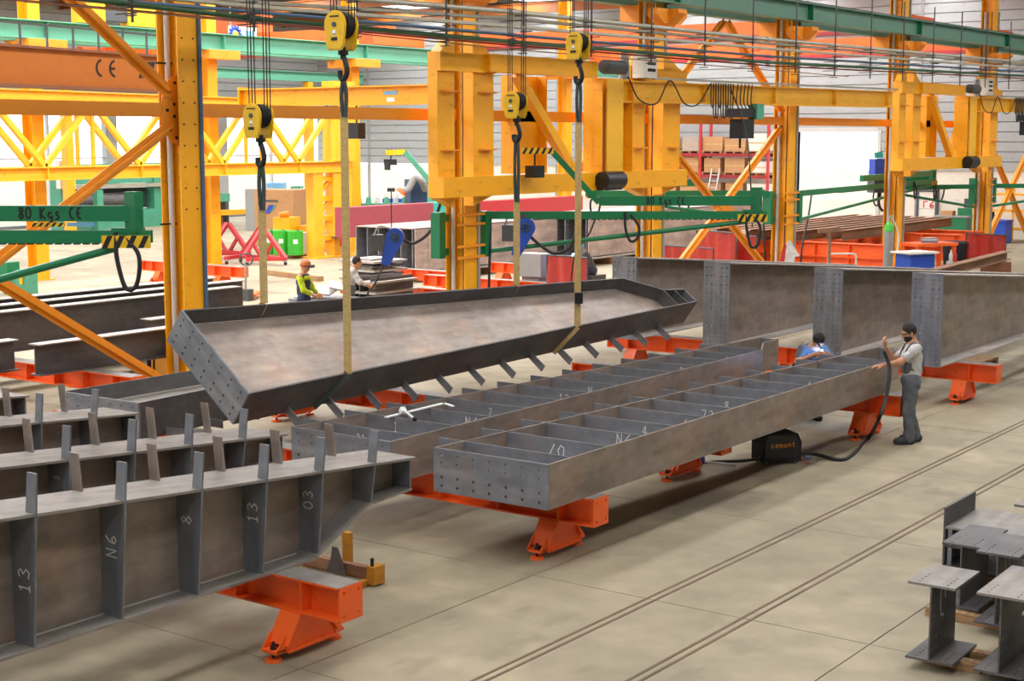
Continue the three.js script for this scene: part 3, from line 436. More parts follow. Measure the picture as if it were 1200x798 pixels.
function timber(label, a, b, y = 0) { return solo(G().bar([a[0], y + 0.045, a[1]], [b[0], y + 0.045, b[1]], 0.09, 0.09), 'timber_block', M.wood, label, 'timber', 'timber bearers under the short beams'); }
{
  const P = (px, py, y = 0) => { const q = atY(px, py, y); return [q[0], q[2]]; };
  const c = P(1088, 776, 0.09), c2 = P(1166, 790, 0.09), d1 = P(1146, 738, 0.12), d2 = P(1178, 722, 0.12), d3 = P(1205, 712, 0.12);
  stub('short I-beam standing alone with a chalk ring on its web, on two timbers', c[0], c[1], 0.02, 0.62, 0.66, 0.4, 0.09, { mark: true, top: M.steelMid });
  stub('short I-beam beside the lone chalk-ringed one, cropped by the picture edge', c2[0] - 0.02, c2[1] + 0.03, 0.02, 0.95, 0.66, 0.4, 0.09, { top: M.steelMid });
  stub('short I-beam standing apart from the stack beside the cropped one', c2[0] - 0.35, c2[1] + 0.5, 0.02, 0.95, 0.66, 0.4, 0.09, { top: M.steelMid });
  const e0 = P(1142, 735, 0.11);
  stub('short I-beam next to the side-lying H-beam, first of the stack', 13.35, -4.62, 0.02, 0.8, 0.6, 0.36, 0.1, { top: M.steelDark });
  stub('short I-beam chalked on its web, second of the stack from the H-beam', 13.02, -4.18, 0.02, 0.75, 0.66, 0.38, 0.1, { mark: true, top: M.steelDark });
  stub('short I-beam, third of the stack from the H-beam', 13.05, -3.72, 0.02, 0.9, 0.66, 0.38, 0.1, { top: M.steelDark });
  { const t = thing('beam_offcut', 'H-beam lying on its side with holed flange upright, at the end of the stack', 'beam', 'short I-beams on timber'), x = 14.2, z = -5.1; // side-lying
    const hs = []; for (let k = 0; k < 5; k++) hs.push([0.1 + k * 0.07, 0.63, 0.011]); G().plate([x, 0.09, z], [1, 0, 0], [0, 1, 0], [[0, 0], [0.85, 0], [0.85, 0.72], [0, 0.72]], 0.02, hs).build('side_flange', M.steelDark, t);
    G().box(x, x + 0.9, 0.22, 0.235, z + 0.02, z + 0.8).build('lower_web', M.steelDark, t); G().box(x, x + 0.9, 0.42, 0.435, z + 0.02, z + 0.8).build('mid_web', M.steelDark, t); G().box(x, x + 0.95, 0.6, 0.62, z + 0.02, z + 0.85).build('top_plate', M.steelMid, t); G().box(x, x + 0.02, 0.09, 0.6, z + 0.05, z + 0.09).build('rib', M.steelGrey, t);
    G().box(x, x + 0.9, 0.09, 0.78, z + 0.8, z + 0.82).build('far_flange', M.steelDark, t); }
  { const t = thing('steel_plate', 'grey drilled steel plate lying on the stack of short beams', 'plate'), hs = []; for (let k = 0; k < 6; k++) for (const s of [0.08, 0.5]) hs.push([0.08 + k * 0.2, s, 0.014]); G().plate([15.25, 0.66, -4.75], [0, 0, 1], [1, 0, 0], [[0, 0], [1.3, 0], [1.3, 0.75], [0, 0.75]], 0.025, hs).build('plate', M.steelMid, t); }
  stub('short I-beam carrying the drilled plate behind the stack', 15.2, -4.2, 0.02, 1.0, 0.55, 0.36, 0.09, {});
  timber('timber under the lone chalk-ringed beam, beneath its drilled end', [c[0] + 0.25, c[1] - 0.12], [c[0] + 0.25, c[1] + 0.36]);
  timber('timber under the lone chalk-ringed beam, beneath its plain end', [c[0] + 0.52, c[1] - 0.14], [c[0] + 0.52, c[1] + 0.36]);
  timber('timber under the drilled ends of the stacked beams', [13.3, -4.9], [13.25, -3.4]); timber('timber under the plain ends of the stacked beams', [14.06, -4.9], [13.9, -3.4]); timber('timber under the cropped short beams', [c2[0] + 0.5, c2[1] - 0.2], [c2[0] + 0.5, c2[1] + 0.9]);
  timber('timber under the side-lying H-beam', [14.6, -5.2], [14.6, -4.2]); timber('timber under the beam carrying the drilled plate', [15.6, -4.5], [15.6, -3.9]);
}

// ================================================================ COLUMN ROWS, RUNWAYS, TRAVELLING WALL CRANES
const ROW1 = -19.5, COLX = [9.8, 17.41, 25.04, 32.64, 40.14, 48.38, 57.11], F7 = 63.6;
const COLNAME = ['outside the braced bay by the lifting jib', 'with a white pipe and bolted gusset beside the hung girder', 'carrying green jib brackets beside the blue wire feeders', 'between the travelling crane and the crossed braces', 'with green jib brackets beside the crossed braces and white rag', 'with a gas bottle at its foot', 'beside the red curtain and the man in black', 'standing last before the end wall'];
function columnH(t, x, z, y1, mat, fw = 0.43, dz = 0.5) {
  G().box(x - fw / 2, x + fw / 2, 0, y1, z + dz / 2 - 0.02, z + dz / 2).build('front_flange', mat, t);
  G().box(x - fw / 2, x + fw / 2, 0, y1, z - dz / 2, z - dz / 2 + 0.02).build('rear_flange', mat, t);
  G().box(x - 0.01, x + 0.01, 0, y1, z - dz / 2 + 0.02, z + dz / 2 - 0.02).build('web', mat, t);
  G().box(x - fw / 2 - 0.12, x + fw / 2 + 0.12, 0, 0.03, z - dz / 2 - 0.12, z + dz / 2 + 0.12).build('base_plate', mat, t);
}
COLX.forEach((x, k) => {
  const t = thing('steel_column', `yellow H-section column ${COLNAME[k]}`, 'column', 'yellow columns of the crane row');
  columnH(t, x, ROW1, 10.48, M.yellow);
  G().cyl([x - 0.1, 0.4, ROW1 - 0.13], [x - 0.1, 9, ROW1 - 0.13], 0.05, 0.05, 10).build('white_pipe', M.greyPale, t);
  G().cyl([x - 0.06, 0.5, ROW1 + 0.1], [x - 0.06, 9, ROW1 + 0.1], 0.014, 0.014, 6).build('cable', M.rubber, t);
  G().cyl([x + 0.24, 0.4, ROW1 + 0.27], [x + 0.24, 9, ROW1 + 0.27], 0.04, 0.04, 10).build('conduit', k === 1 ? M.pipeBlue : M.grey, t);
  if (k === 1) { const b = G(); for (let y = 3.2; y < 9; y += 0.35) for (const s of [-1, 1]) b.cyl([x + s * 0.12, y, ROW1 + 0.25], [x + s * 0.12, y, ROW1 + 0.262], 0.016, 0.016, 6); for (const y of [2.95, 5.6]) b.bar([x - 0.35, y, ROW1 - 0.13], [x + 0.02, y, ROW1 - 0.13], 0.03, 0.03); b.build('bolt_row', M.hook, t); G().box(x + 0.02, x + 0.18, 1.32, 1.52, ROW1 + 0.25, ROW1 + 0.258).build('white_notice', M.whitePrint, t); }
  // corbel that carries the runway
  G().plate([x - 0.2, 7.45, ROW1 + 0.25], [0, 0, 1], [0, 1, 0], [[0, 0], [0, -0.5], [0.25, -0.42], [0.62, -0.1], [0.62, 0]], -0.4).build('corbel', M.yellowDeep, t);
  G().plate([x - 0.7, 7.45, ROW1 + 0.3], [1, 0, 0], [0, 1, 0], [[0, 0], [0, -0.16], [0.3, -0.34], [1.1, -0.34], [1.4, -0.16], [1.4, 0]], 0.3).build('bearing', M.yellowDeep, t);
});
{
  const t = thing('runway_beam', 'dark green crane runway beam on the corbels of the yellow columns', 'crane runway');
  G().ibeam([2, 7.72, -18.95], [65.8, 7.955, -18.95], 0.5, 0.36, 0.03, 0.02).build('beam', M.greenGrey, t);
  COLX.forEach(x => { const y = 7.72 + (x - 2) * 0.0037; G().box(x + 0.15, x + 0.18, y - 0.22, y + 0.22, -19.12, -18.78).build('rib', M.green, t); });
  G().bar([2, 8.0, -18.95], [65.8, 8.235, -18.95], 0.07, 0.06).build('crane_rail', M.steelDark, t);
  const u = thing('runway_beam', 'dark green crane runway beam on the middle-bay side of the columns', 'crane runway'); G().ibeam([2, 7.72, -20.1], [65.8, 7.955, -20.1], 0.5, 0.36, 0.03, 0.02).build('beam', M.greenGrey, u);
  COLX.forEach(x => G().box(x - 0.2, x + 0.2, 7.1, 7.47 + (x - 2) * 0.0037, -20.28, -19.75).build('bearing', M.yellowDeep, u));
}
// ties and braces of the row
function tie(label, x0, x1) { solo(G().box(x0 + 0.22, x1 - 0.22, 4.72, 4.95, ROW1 - 0.06, ROW1 + 0.06), 'tie_beam', M.yellowDeep, label, 'tie beam', 'yellow ties between the columns'); }
['beside the CE-marked crane bridge', 'in front of the arm with two white labels', 'behind the travelling crane by the crossed braces', 'above the crossed braces', 'across the bright doorway', 'behind the second travelling crane'].forEach((l, k) => tie(`yellow tie beam between columns ${l}`, COLX[k], COLX[k + 1]));
function brace(label, a, b, w = 0.16) { solo(G().bar(a, b, 0.05, w, [0, 0, 1]).bar([a[0], a[1], a[2] + 0.04], [b[0], b[1], b[2] + 0.04], w * 0.9, 0.012, [0, 0, 1]), 'diagonal_brace', M.yellowDeep, label, 'brace', 'yellow diagonal braces'); }
const zb = ROW1 + 0.02, A0 = COLX[0], A1 = COLX[1], C = COLX[3], D = COLX[4], F6 = COLX[6];
brace('yellow brace rising from the column gusset past the CE mark', [A1 - 0.3, 5.15, zb], [A0 + 1.2, 9.6, zb], 0.26);
brace('yellow brace falling from the column gusset behind the green lifting jib', [A1 - 0.2, 4.6, zb], [A0 + 0.2, 0.4, zb], 0.22);
brace('yellow brace running down to the column foot over the stacked beams', [A0 + 0.2, 4.6, zb - 0.12], [A1 - 0.2, 0.15, zb - 0.12], 0.22);
brace('yellow brace of the crossed pair, foot toward the red curtains', [C + 0.2, 4.6, zb], [D - 0.2, 0.15, zb], 0.24);
brace('yellow brace of the crossed pair, foot toward the travelling crane', [D - 0.2, 4.6, zb - 0.12], [C + 0.2, 0.15, zb - 0.12], 0.24);
brace('yellow brace over the crossed pair leaning to the travelling crane', [C + 0.3, 5.12, zb], [(C + D) / 2 - 0.1, 7.4, zb], 0.24);
brace('yellow brace over the crossed pair leaning to the jib column', [D - 0.3, 5.12, zb], [(C + D) / 2 + 0.1, 7.4, zb], 0.24);
brace('yellow brace beside the man in black, leaning over him', [F6 + 0.2, 0.15, zb], [F7 - 0.2, 4.6, zb], 0.24);
brace('yellow brace beside the man in black, falling toward the end wall', [F6 + 0.2, 4.6, zb - 0.12], [F7 - 0.2, 0.15, zb - 0.12], 0.24);
{ const t = thing('gusset_plate', 'bolted yellow gusset plate joining the braces to the column', 'gusset'); G().plate([A1 - 0.22, 4.83, ROW1 + 0.06], [1, 0, 0], [0, 1, 0], [[0.2, -0.62], [0.2, 0.62], [-0.05, 0.5], [-0.2, 0.2], [-0.2, -0.2], [-0.05, -0.5]], 0.014).build('plate', M.yellowDeep, t); const b = G(); for (const [u, v] of [[-.1, 0], [.05, 0.1], [.05, -.1], [-.05, .32], [.08, .45], [-.05, -.32], [.08, -.45]]) b.cyl([A1 - 0.22 + u, 4.83 + v, ROW1 + 0.074], [A1 - 0.22 + u, 4.83 + v, ROW1 + 0.095], 0.028, 0.028, 6); b.build('bolt', M.hook, t); }
{ const t = thing('gusset_plate', 'yellow gusset plate where the crossed braces meet', 'gusset'); const x = (C + D) / 2; G().plate([x, 2.37, ROW1 + 0.1], [1, 0, 0], [0, 1, 0], [[-0.5, -0.1], [-0.25, -0.4], [0.25, -0.4], [0.5, -0.1], [0.5, 0.1], [0.25, 0.4], [-0.25, 0.4], [-0.5, 0.1]], 0.014).build('plate', M.yellowDeep, t); }

// ---- travelling wall crane: carriage frames round two columns, chords, posts, a jib arm along the row
function wallCrane(label) {
  const t = thing('travelling_wall_crane', label, 'wall crane', 'yellow travelling wall cranes'), z = -19.0, m = M.yellow;
  const X = (px) => atZ(px, 140, z)[0];
  const cheek = (x0, x1, nm, peak) => { const f = G(); f.plate([0, 0, z - 0.12], [1, 0, 0], [0, 1, 0], peak > 0 ? [[x0, 3.0], [x1, 3.2], [x1, 6.05], [x1 - 0.1, 6.05], [x0, 6.45]] : [[x1, 3.0], [x0, 3.2], [x0, 6.05], [x0 + 0.1, 6.05], [x1, 6.45]], 0.24).build('carriage_post', m, t);
    for (const y of [4.15, 5.3]) G().plate([(x0 + x1) / 2, y, z + 0.12], [1, 0, 0], [0, 0, 1], [[-0.2, 0], [0.25, 0], [0.25, 0.16], [-0.1, 0.1]], 0.03).build('step_rib', M.yellowDeep, t); };
  cheek(X(507), X(527), 'left', -1); cheek(X(549), X(573), 'right', 1);
  cheek(X(733), X(750), 'left', -1); cheek(X(772), X(792), 'right', 1);
  G().box(X(505), X(793), 3.2, 3.6, z + 0.08, z + 0.32).build('lower_chord', m, t); G().box(X(560), X(686), 5.7, 6.06, z + 0.08, z + 0.32).build('upper_chord', m, t);
  G().box(X(507), X(573), 5.68, 6.05, z + 0.1, z + 0.2).build('head_plate', m, t); G().box(X(740), X(796), 5.68, 6.0, z - 0.1, z + 0.2).build('head_plate', m, t);
  const post = (px0, px1, dz) => G().box(X(px0), X(px0) + 0.03, 3.6, 5.7, z - 0.2 + dz, z + 0.3 + dz).box(X(px1) - 0.03, X(px1), 3.6, 5.7, z - 0.2 + dz, z + 0.3 + dz).box(X(px0), X(px1), 3.6, 5.7, z + 0.04 + dz, z + 0.06 + dz).build('mast', m, t);
  post(618, 650, -0.5); post(688, 725, 0.1); G().box(X(693), X(712), 3.6, 5.7, z + 0.38, z + 0.42).build('mast_cover', M.yellowPale, t);
  G().bar([X(600), 5.7, z + 0.1], [X(668), 3.6, z + 0.1], 0.2, 0.2).build('frame_brace', m, t); G().bar([X(690), 3.6, z - 0.3], [X(733), 5.5, z - 0.3], 0.16, 0.16).build('frame_brace', M.yellowDeep, t);
  const j0 = X(708), j1 = j0 + 16.4, jz = z + 0.25; G().ibeam([j0, 5.42, jz], [j1, 5.55, jz], 0.5, 0.26, 0.03, 0.02).build('jib_arm', M.yellowPale, t);
  for (let k = 0; k < 5; k++) G().box(j0 + 0.2 + k * 3.9, j0 + 0.22 + k * 3.9, 5.22 + k * 0.03, 5.64 + k * 0.03, jz + 0.02, jz + 0.12).build('arm_rib', M.yellowPale, t);
  G().bar([j0 + 1.5, 5.75, jz + 0.16], [j1, 5.86, jz + 0.16], 0.06, 0.05).build('festoon_rail', M.galv, t);
  G().tube([[j0 + 0.3, 5.75, jz + 0.2], [j0 + 0.8, 5.25, jz + 0.2], [j0 + 1.6, 5.18, jz + 0.2], [j0 + 2.2, 5.72, jz + 0.2], [j0 + 2.9, 5.2, jz + 0.2], [j0 + 3.6, 5.2, jz + 0.2], [X(814), 5.72, jz + 0.2]], 0.018, 60, 6).build('festoon_cable', M.rubber, t);
  const fx = X(814); for (let k = 0; k < 9; k++) { const x = fx + k * 0.13, d = 0.5 + 0.35 * Math.sin(k * 2.1) ** 2; G().tube([[x, 5.74, jz + 0.2], [x + 0.02, 5.74 - d, jz + 0.2], [x + 0.1, 5.7 - d - 0.08, jz + 0.2], [x + 0.13, 5.74 - d, jz + 0.2], [x + 0.14, 5.74, jz + 0.2]], 0.016, 18, 5).build('festoon_loop', M.rubber, t); }
  const hx = X(848); const hb = G().box(hx, hx + 0.9, 4.9, 5.12, jz - 0.2, jz + 0.25).build('hoist_trolley', M.black, t); G().box(hx + 0.15, hx + 0.75, 4.35, 4.85, jz - 0.15, jz + 0.25).cyl([hx + 0.45, 4.1, jz], [hx + 0.45, 4.35, jz], 0.03).build('chain_box', M.blackMatte, t); G().box(hx + 0.8, hx + 1.2, 4.85, 5.25, jz + 0.05, jz + 0.3).build('hoist_motor', M.greenMachine, t);
  for (let k = 0; k < 5; k++) G().tube([[hx + k * 0.2 - 0.1, 5.75, jz + 0.2], [hx + k * 0.2 - 0.2, 5.3, jz + 0.22], [hx + k * 0.2, 5.1, jz + 0.2]], 0.016, 12, 5).build('hoist_lead', M.rubber, t);
  G().cyl([X(684), 3.42, z + 0.5], [X(706), 3.42, z + 0.5], 0.2, 0.2, 18).box(X(686), X(704), 3.2, 3.3, z + 0.3, z + 0.6).build('drive_motor', M.black, t);
  G().cyl([X(690), 5.95, z + 0.4], [X(712), 5.95, z + 0.4], 0.16, 0.16, 18).build('top_motor', M.greyDark, t); G().cyl([X(718), 5.7, z + 0.3], [X(718), 6.3, z + 0.3], 0.14, 0.1, 14).build('slewing_motor', M.grey, t);
  G().box(X(732), X(748), 5.75, 6.35, z + 0.2, z + 0.5).build('control_box', M.white, t); { const g = G(); for (const y of [5.9, 6.05, 6.2]) g.box(X(737), X(746), y, y + 0.07, z + 0.5, z + 0.51); g.build('control_marking', M.print, t); }
  G().tube([[X(835), 5.6, jz + 0.25], [X(826), 4.6, jz + 0.9], [X(815), 3.6, jz + 1.3], [X(806), 2.2, jz + 1.6]], 0.018, 20, 5).build('pendant_cable', M.rubber, t);
  return t;
}
const wc = wallCrane('yellow travelling wall crane with hoist and cable loops on its arm');
copy(wc, [COLX[5] - COLX[2] + 0.25, 0.1, 0], 'yellow travelling wall crane framing the column beside the bright doorway');
{ // the arm reaching away into the next bay
  const t = thing('wall_crane_arm', 'yellow crane arm with two small white labels reaching into the next bay', 'crane arm'), x = 25.46;
  G().ibeam([x, 5.29, -19.13], [x, 5.29, -26.3], 0.42, 0.26, 0.03, 0.02).build('arm', M.yellow, t); G().box(x - 0.14, x + 0.14, 5.06, 5.54, -26.32, -26.28).build('end_plate', M.yellow, t);
  G().box(x - 0.02, x - 0.008, 5.3, 5.38, -21.95, -21.55).build('blue_label', M.bluePale, t); G().box(x - 0.02, x - 0.008, 5.15, 5.24, -21.85, -21.63).build('white_label', M.whitePrint, t);
  G().bx([x - 0.1, 5.0, -23.6], [0.3, 0.16, 0.5]).cyl([x - 0.25, 5.0, -23.4], [x - 0.05, 5.0, -23.4], 0.1).build('hoist', M.grey, t);
  G().box(x - 0.12, x + 0.12, 4.35, 4.7, -22.9, -22.6).cyl([x, 4.7, -22.75], [x, 5.08, -22.75], 0.02).build('chain_bag', M.black, t);
}
// ---- pipes, cable trays and hangers strung along the row
{
  const z0 = -17.9;
  const runs = []; // each run is strung through a few points; lengths are joined at couplings
  const line = (pts, z) => { const w = pts.map(([a, b]) => atZ(a, b, z)), d0 = V(w[0]).sub(V(w[1])).normalize(), d1 = V(w.at(-1)).sub(V(w.at(-2))).normalize(); w[0] = V(w[0]).addScaledVector(d0, 5).toArray(); w[w.length - 1] = V(w.at(-1)).addScaledVector(d1, 5).toArray(); runs.push(w); return w; };
  const pipe = (name, label, cat, pts, r, m, z) => { const w = line(pts, z), t = thing(name, label, cat); for (let k = 0; k < w.length - 1; k++) { G().cyl(w[k], w[k + 1], r, r, 8).build('length', m, t); if (k) G().cyl(V(w[k]).add(V(-0.1, 0, 0)).toArray(), V(w[k]).add(V(0.1, 0, 0)).toArray(), r * 1.35, r * 1.35, 8).build('coupling', m, t); } };
  pipe('service_pipe', 'pale grey pipe, topmost run along the yellow columns', 'pipe', [[360, -6], [600, 14], [900, 46], [1200, 73]], 0.05, M.galv, z0);
  pipe('service_pipe', 'blue-grey pipe running along the yellow columns', 'pipe', [[200, 6], [300, 14], [600, 41], [900, 66], [1200, 84]], 0.032, M.pipeBlue, z0 - 0.1);
  pipe('service_pipe', 'green pipe running along the yellow columns above the dark red one', 'pipe', [[120, 1], [300, 22], [600, 49], [900, 73], [1200, 89]], 0.042, M.pipeGreen, z0);
  pipe('service_pipe', 'dark red pipe running along the yellow columns below the green one', 'pipe', [[330, 28.5], [600, 53], [900, 77], [1200, 92]], 0.02, M.pipeRed, z0 - 0.12);
  pipe('strung_cable', 'thin brown cable strung lowest along the columns', 'cable', [[100, 8], [300, 27], [600, 58], [900, 82]], 0.012, M.rust, z0 + 0.1);
  const tray = (l, pts, m, z) => { const t = thing('cable_tray', l, 'cable tray'), w = line(pts, z); for (let i = 0; i < w.length - 1; i++) { const a = w[i], b = w[i + 1]; for (const s of [-0.1, 0.1]) G().bar([a[0], a[1], a[2] + s], [b[0], b[1], b[2] + s], 0.01, 0.05).build('side_rail', m, t); const n = Math.floor(V(a).distanceTo(V(b)) / 0.5), r = G(); for (let k = 0; k < n; k++) { const p = V(a).lerp(V(b), (k + 0.5) / n); r.box(p.x - 0.02, p.x + 0.02, p.y - 0.02, p.y - 0.005, p.z - 0.1, p.z + 0.1); } r.build('rungs', m, t).userData.kind = 'stuff'; for (const s of [-0.05, 0.04]) G().cyl([a[0], a[1] + 0.012, a[2] + s], [b[0], b[1] + 0.012, b[2] + s], 0.016, 0.016, 6).build('laid_cable', s < 0 ? M.greyDark : M.rust, t); } };
  tray('perforated cable tray running high along the columns', [[190, -10], [300, 3], [600, 22], [900, 51], [1200, 76]], M.galv, z0 - 0.35); tray('lower perforated cable tray running along the columns', [[260, 4], [300, 8], [600, 31], [900, 57], [1200, 80]], M.galv, z0 + 0.3);
  for (let k = 0; k < 19; k++) { const x = 15 + k * 2.45, h = thing('pipe_hanger', 'thin dark threaded rod with clips carrying the pipes along the columns', 'pipe hanger', 'rods hanging the pipes');
    G().box(x - 0.015, x + 0.015, 6.05, 8.4, z0 + 0.15, z0 + 0.18).build('rod', M.greyDark, h);
    for (const w of runs) for (let i = 0; i < w.length - 1; i++) if (x >= w[i][0] && x < w[i + 1][0]) { const t = (x - w[i][0]) / (w[i + 1][0] - w[i][0]), y = w[i][1] + (w[i + 1][1] - w[i][1]) * t, z = w[i][2]; if (y < 8.3) G().box(x - 0.025, x + 0.025, y - 0.075, y - 0.055, Math.min(z, z0 + 0.15) - 0.06, Math.max(z, z0 + 0.18) + 0.06).build('clip', M.greyDark, h); } }
}

// ================================================================ GREEN JIBS ON THE COLUMNS
function stripes(parent, name, at, e1, e2, w, h, n, out) { // a yellow bar with slanting black bands
  const t = 0.05; const y = G().plate(at, e1, e2, [[0, 0], [w, 0], [w, h], [0, h]], t).build(name, M.blockYellow, parent), d = w / n, N = new THREE.Vector3().crossVectors(V(e1), V(e2)).normalize();
  const o1 = V(at).addScaledVector(N, t).toArray(), o0 = V(at).addScaledVector(N, -0.003).toArray();
  for (let k = 0; k < n; k++) for (const o of [o0, o1]) G().plate(o, e1, e2, [[k * d, 0], [k * d + d * 0.45, 0], [Math.min(w, k * d + d * 0.95), h], [Math.min(w, k * d + d * 0.5), h]], 0.003).build('black_band', M.print, y);
}
function jib(label, mount, dir, L, o = {}) {
  const t = thing('lifting_jib', label, 'jib', 'green jibs on the columns'), e = V(dir[0], 0, dir[1]).normalize(), side = V(-e.z, 0, e.x), m = o.mat ?? M.green;
  const P = (s, y, k = 0) => [mount[0] + e.x * s + side.x * k, mount[1] + y, mount[2] + e.z * s + side.z * k];
  for (const k of [-0.06, 0.06]) G().bar(P(o.s0 ?? 0, 0.04, k), P(L, 0.04, k), 0.02, 0.16).build('rail', m, t);
  const ch = G(); for (let s = Math.max(o.s0 ?? 0, L * 0.25); s < L - 0.7; s += 0.12) ch.bar(P(s, -0.03), P(s + 0.08, -0.03), 0.08, 0.06); const cm = ch.build('cable_chain', M.greyDark, t); cm.userData.kind = 'stuff';
  G().cyl(P(o.s0 ?? 0, -0.72 + 0.66 * (o.s0 ?? 0) / L), P(L - 0.45, -0.1), 0.05, 0.05, 10).build('strut', m, t);
  const a0 = o.arm0 ?? L * 0.4; G().bar(P(a0, 0.34), P(L - 0.12, 0.34), 0.12, 0.2).build('box_arm', m, t); G().bar(P(L - 0.22, 0.1), P(L - 0.22, 0.62), 0.2, 0.14).build('end_block', m, t); G().bar(P(L - 0.5, 0.13), P(L - 0.1, 0.13), 0.16, 0.05).build('end_plate', m, t);
  const E1 = [e.x, 0, e.z]; stripes(t, 'hazard_plate', P(L - 0.62, -0.1, 0.06), E1, [0, 1, 0], 0.62, 0.16, 4);
  for (const [s, d] of [[L - 0.45, 0.42], [L - 3.0, 0.3]]) if (s > (o.s0 ?? 0)) G().tube([P(s, 0.1, 0.08), P(s + 0.02, -0.25, 0.1), P(s + 0.12, -0.2 - d, 0.1), P(s + 0.26, -0.15 - d, 0.1), P(s + 0.3, -0.2, 0.1), P(s + 0.12, 0.06, 0.08)], 0.03, 30, 7).build('hose_loop', M.rubber, t);
  if (o.text) { const g = G(), S = { '8': CHALK['8'], '0': CHALK['0'], K: [[[.1, 0], [.1, 1]], [[.8, 1], [.1, .45], [.85, 0]]], g: [[[.8, .5], [.3, .6], [.15, .25], [.5, .05], [.8, .3], [.8, -.25], [.3, -.3]]], s: [[[.8, .55], [.3, .6], [.25, .38], [.75, .25], [.7, .02], [.15, .02]]], C: [[[.85, .95], [.4, .95], [.1, .5], [.4, .05], [.85, .05]]], E: [[[.85, .95], [.4, .95], [.1, .5], [.4, .05], [.85, .05]], [[.15, .5], [.7, .5]]], ' ': [] }, z = 0.15;
    [...'80 Kgs CE'].forEach((c, k) => S[c].forEach(st => { for (let i = 0; i < st.length - 1; i++) for (const q of [0.062]) g.bar(P(o.text + (k + st[i][0] * 0.8) * z * 0.62, 0.27 + st[i][1] * z, q), P(o.text + (k + st[i + 1][0] * 0.8) * z * 0.62, 0.27 + st[i + 1][1] * z, q), 0.026, 0.004, [side.x, 0, side.z]); }));
    g.build('lettering', M.print, t); t.children.at(-1).userData.kind = 'stuff'; }
  if (o.plate) { G().bar(P(1.55, 0.2, 0.05), P(1.9, 0.2, 0.05), 0.01, 0.05).build('pale_label', M.bluePale, t); stripes(t, 'striped_label', P(1.1, 0.175, 0.04), E1, [0, 1, 0], 0.42, 0.05, 5); }
  if (o.raise) { G().bar(P(L * 0.4, 0.3), P(L * 0.4 - 1.0, 1.38), 0.12, 0.12).build('raised_arm', m, t); stripes(t, 'hazard_arm', P(L * 0.4 - 1.62, 1.32, 0.03), E1, [0, 1, 0], 0.66, 0.13, 5); const h = P(L * 0.4 - 1.35, 0); G().bx([h[0], mount[1] + 0.95, h[2]], [0.35, 0.25, 0.25]).cyl([h[0], mount[1] + 1.05, h[2]], [h[0], mount[1] + 1.34, h[2]], 0.02).build('small_hoist', M.black, t); }
  return t;
}
const RX = RIGHT[0], RZ = RIGHT[2];
function jibMount(k, label, mat = M.green) { // green hinge posts either side of a column, strapped on in yellow
  const t = thing('jib_bracket', label, 'bracket', 'green jib brackets'), x = COLX[k], z = ROW1;
  for (const [s, nm] of [[-1, 'l'], [1, 'r']]) { const bx = x + s * 0.52, bz = z + s * 0.2; G().box(bx - 0.1, bx + 0.1, 1.9, 2.85, bz - 0.12, bz + 0.12).build('hinge_post', mat, t); for (const y of [2.0, 2.7]) G().box(Math.min(bx, x + s * 0.23), Math.max(bx, x + s * 0.23), y - 0.05, y + 0.1, bz - 0.06, bz + 0.06).build('arm_plate', mat, t); }
  for (const y of [1.92, 2.15, 2.6, 2.8]) G().box(x - 0.5, x + 0.5, y - 0.025, y + 0.025, z + 0.29, z + 0.31).build('strap_bar', M.yellowDeep, t);
}
jibMount(2, 'green jib hinge bracket strapped to the column beside the blue wire feeders'); jibMount(4, 'green jib hinge bracket strapped to the column beside the crossed braces'); jibMount(6, 'dark green jib hinge bracket strapped to the column by the red curtain', M.green);
jib('green jib marked 80 Kgs CE in front of the long yellow brace', atD(-60, 281, 19.6), [RX, RZ], 2.62, { s0: -2.2, arm0: -2.2, text: 0.93, plate: true });
jib('green jib marked 80 Kgs CE reaching from the column behind the hung girder', [COLX[2] + 0.55, 2.72, ROW1 + 0.25], [RX, RZ - 0.02], 5.9, { text: 3.35, raise: true });
jib('green jib reaching from the crossed-brace column across the bright doorway', [COLX[4] + 0.6, 2.72, ROW1 + 0.2], V(atD(1092, 212, 57)).sub(V(COLX[4], 0, ROW1)).toArray().filter((_, i) => i !== 1), 14.4, { raise: false });
jib('green jib reaching behind the crossed braces toward the travelling crane', [COLX[4] - 0.6, 2.75, ROW1 - 0.2], [-RX, -RZ], 5.2, {});
jib('dark green jib from the column by the red curtain toward the doorway', [COLX[6] - 0.6, 2.5, ROW1 - 0.1], [-0.75, -0.66], 4.2, {});
jib('dark green jib from the column by the red curtain toward the picture edge', [COLX[6] + 0.6, 2.5, ROW1 + 0.2], [RX, RZ], 4.6, {});
// a far raised jib arm in the next bay
{ const t = thing('jib_crane', 'green jib arm with striped head and small hoist above the blue extraction unit', 'jib'), d = 58, p = (a, b) => atD(a, b, d); G().bar(p(475, 178), p(505, 214), 0.18, 0.18).build('arm', M.greenMachine, t); G().bar(p(452, 179), p(475, 178), 0.14, 0.2).build('head', M.blockYellow, t); for (let k = 0; k < 5; k++) G().bar(p(453.5 + k * 4.6, 181.5), p(456 + k * 4.6, 175.5), 0.07, 0.15).build('black_band', M.print, t); G().bar(p(450, 190), p(465, 190), 0.2, 0.22).cyl(p(454, 190), p(454, 199), 0.12).cyl(p(458, 188), p(458, 179), 0.03).build('small_hoist', M.black, t); G().bar(p(505, 214), p(505, 250), 0.2, 0.2).build('post', M.greenMachine, t); }
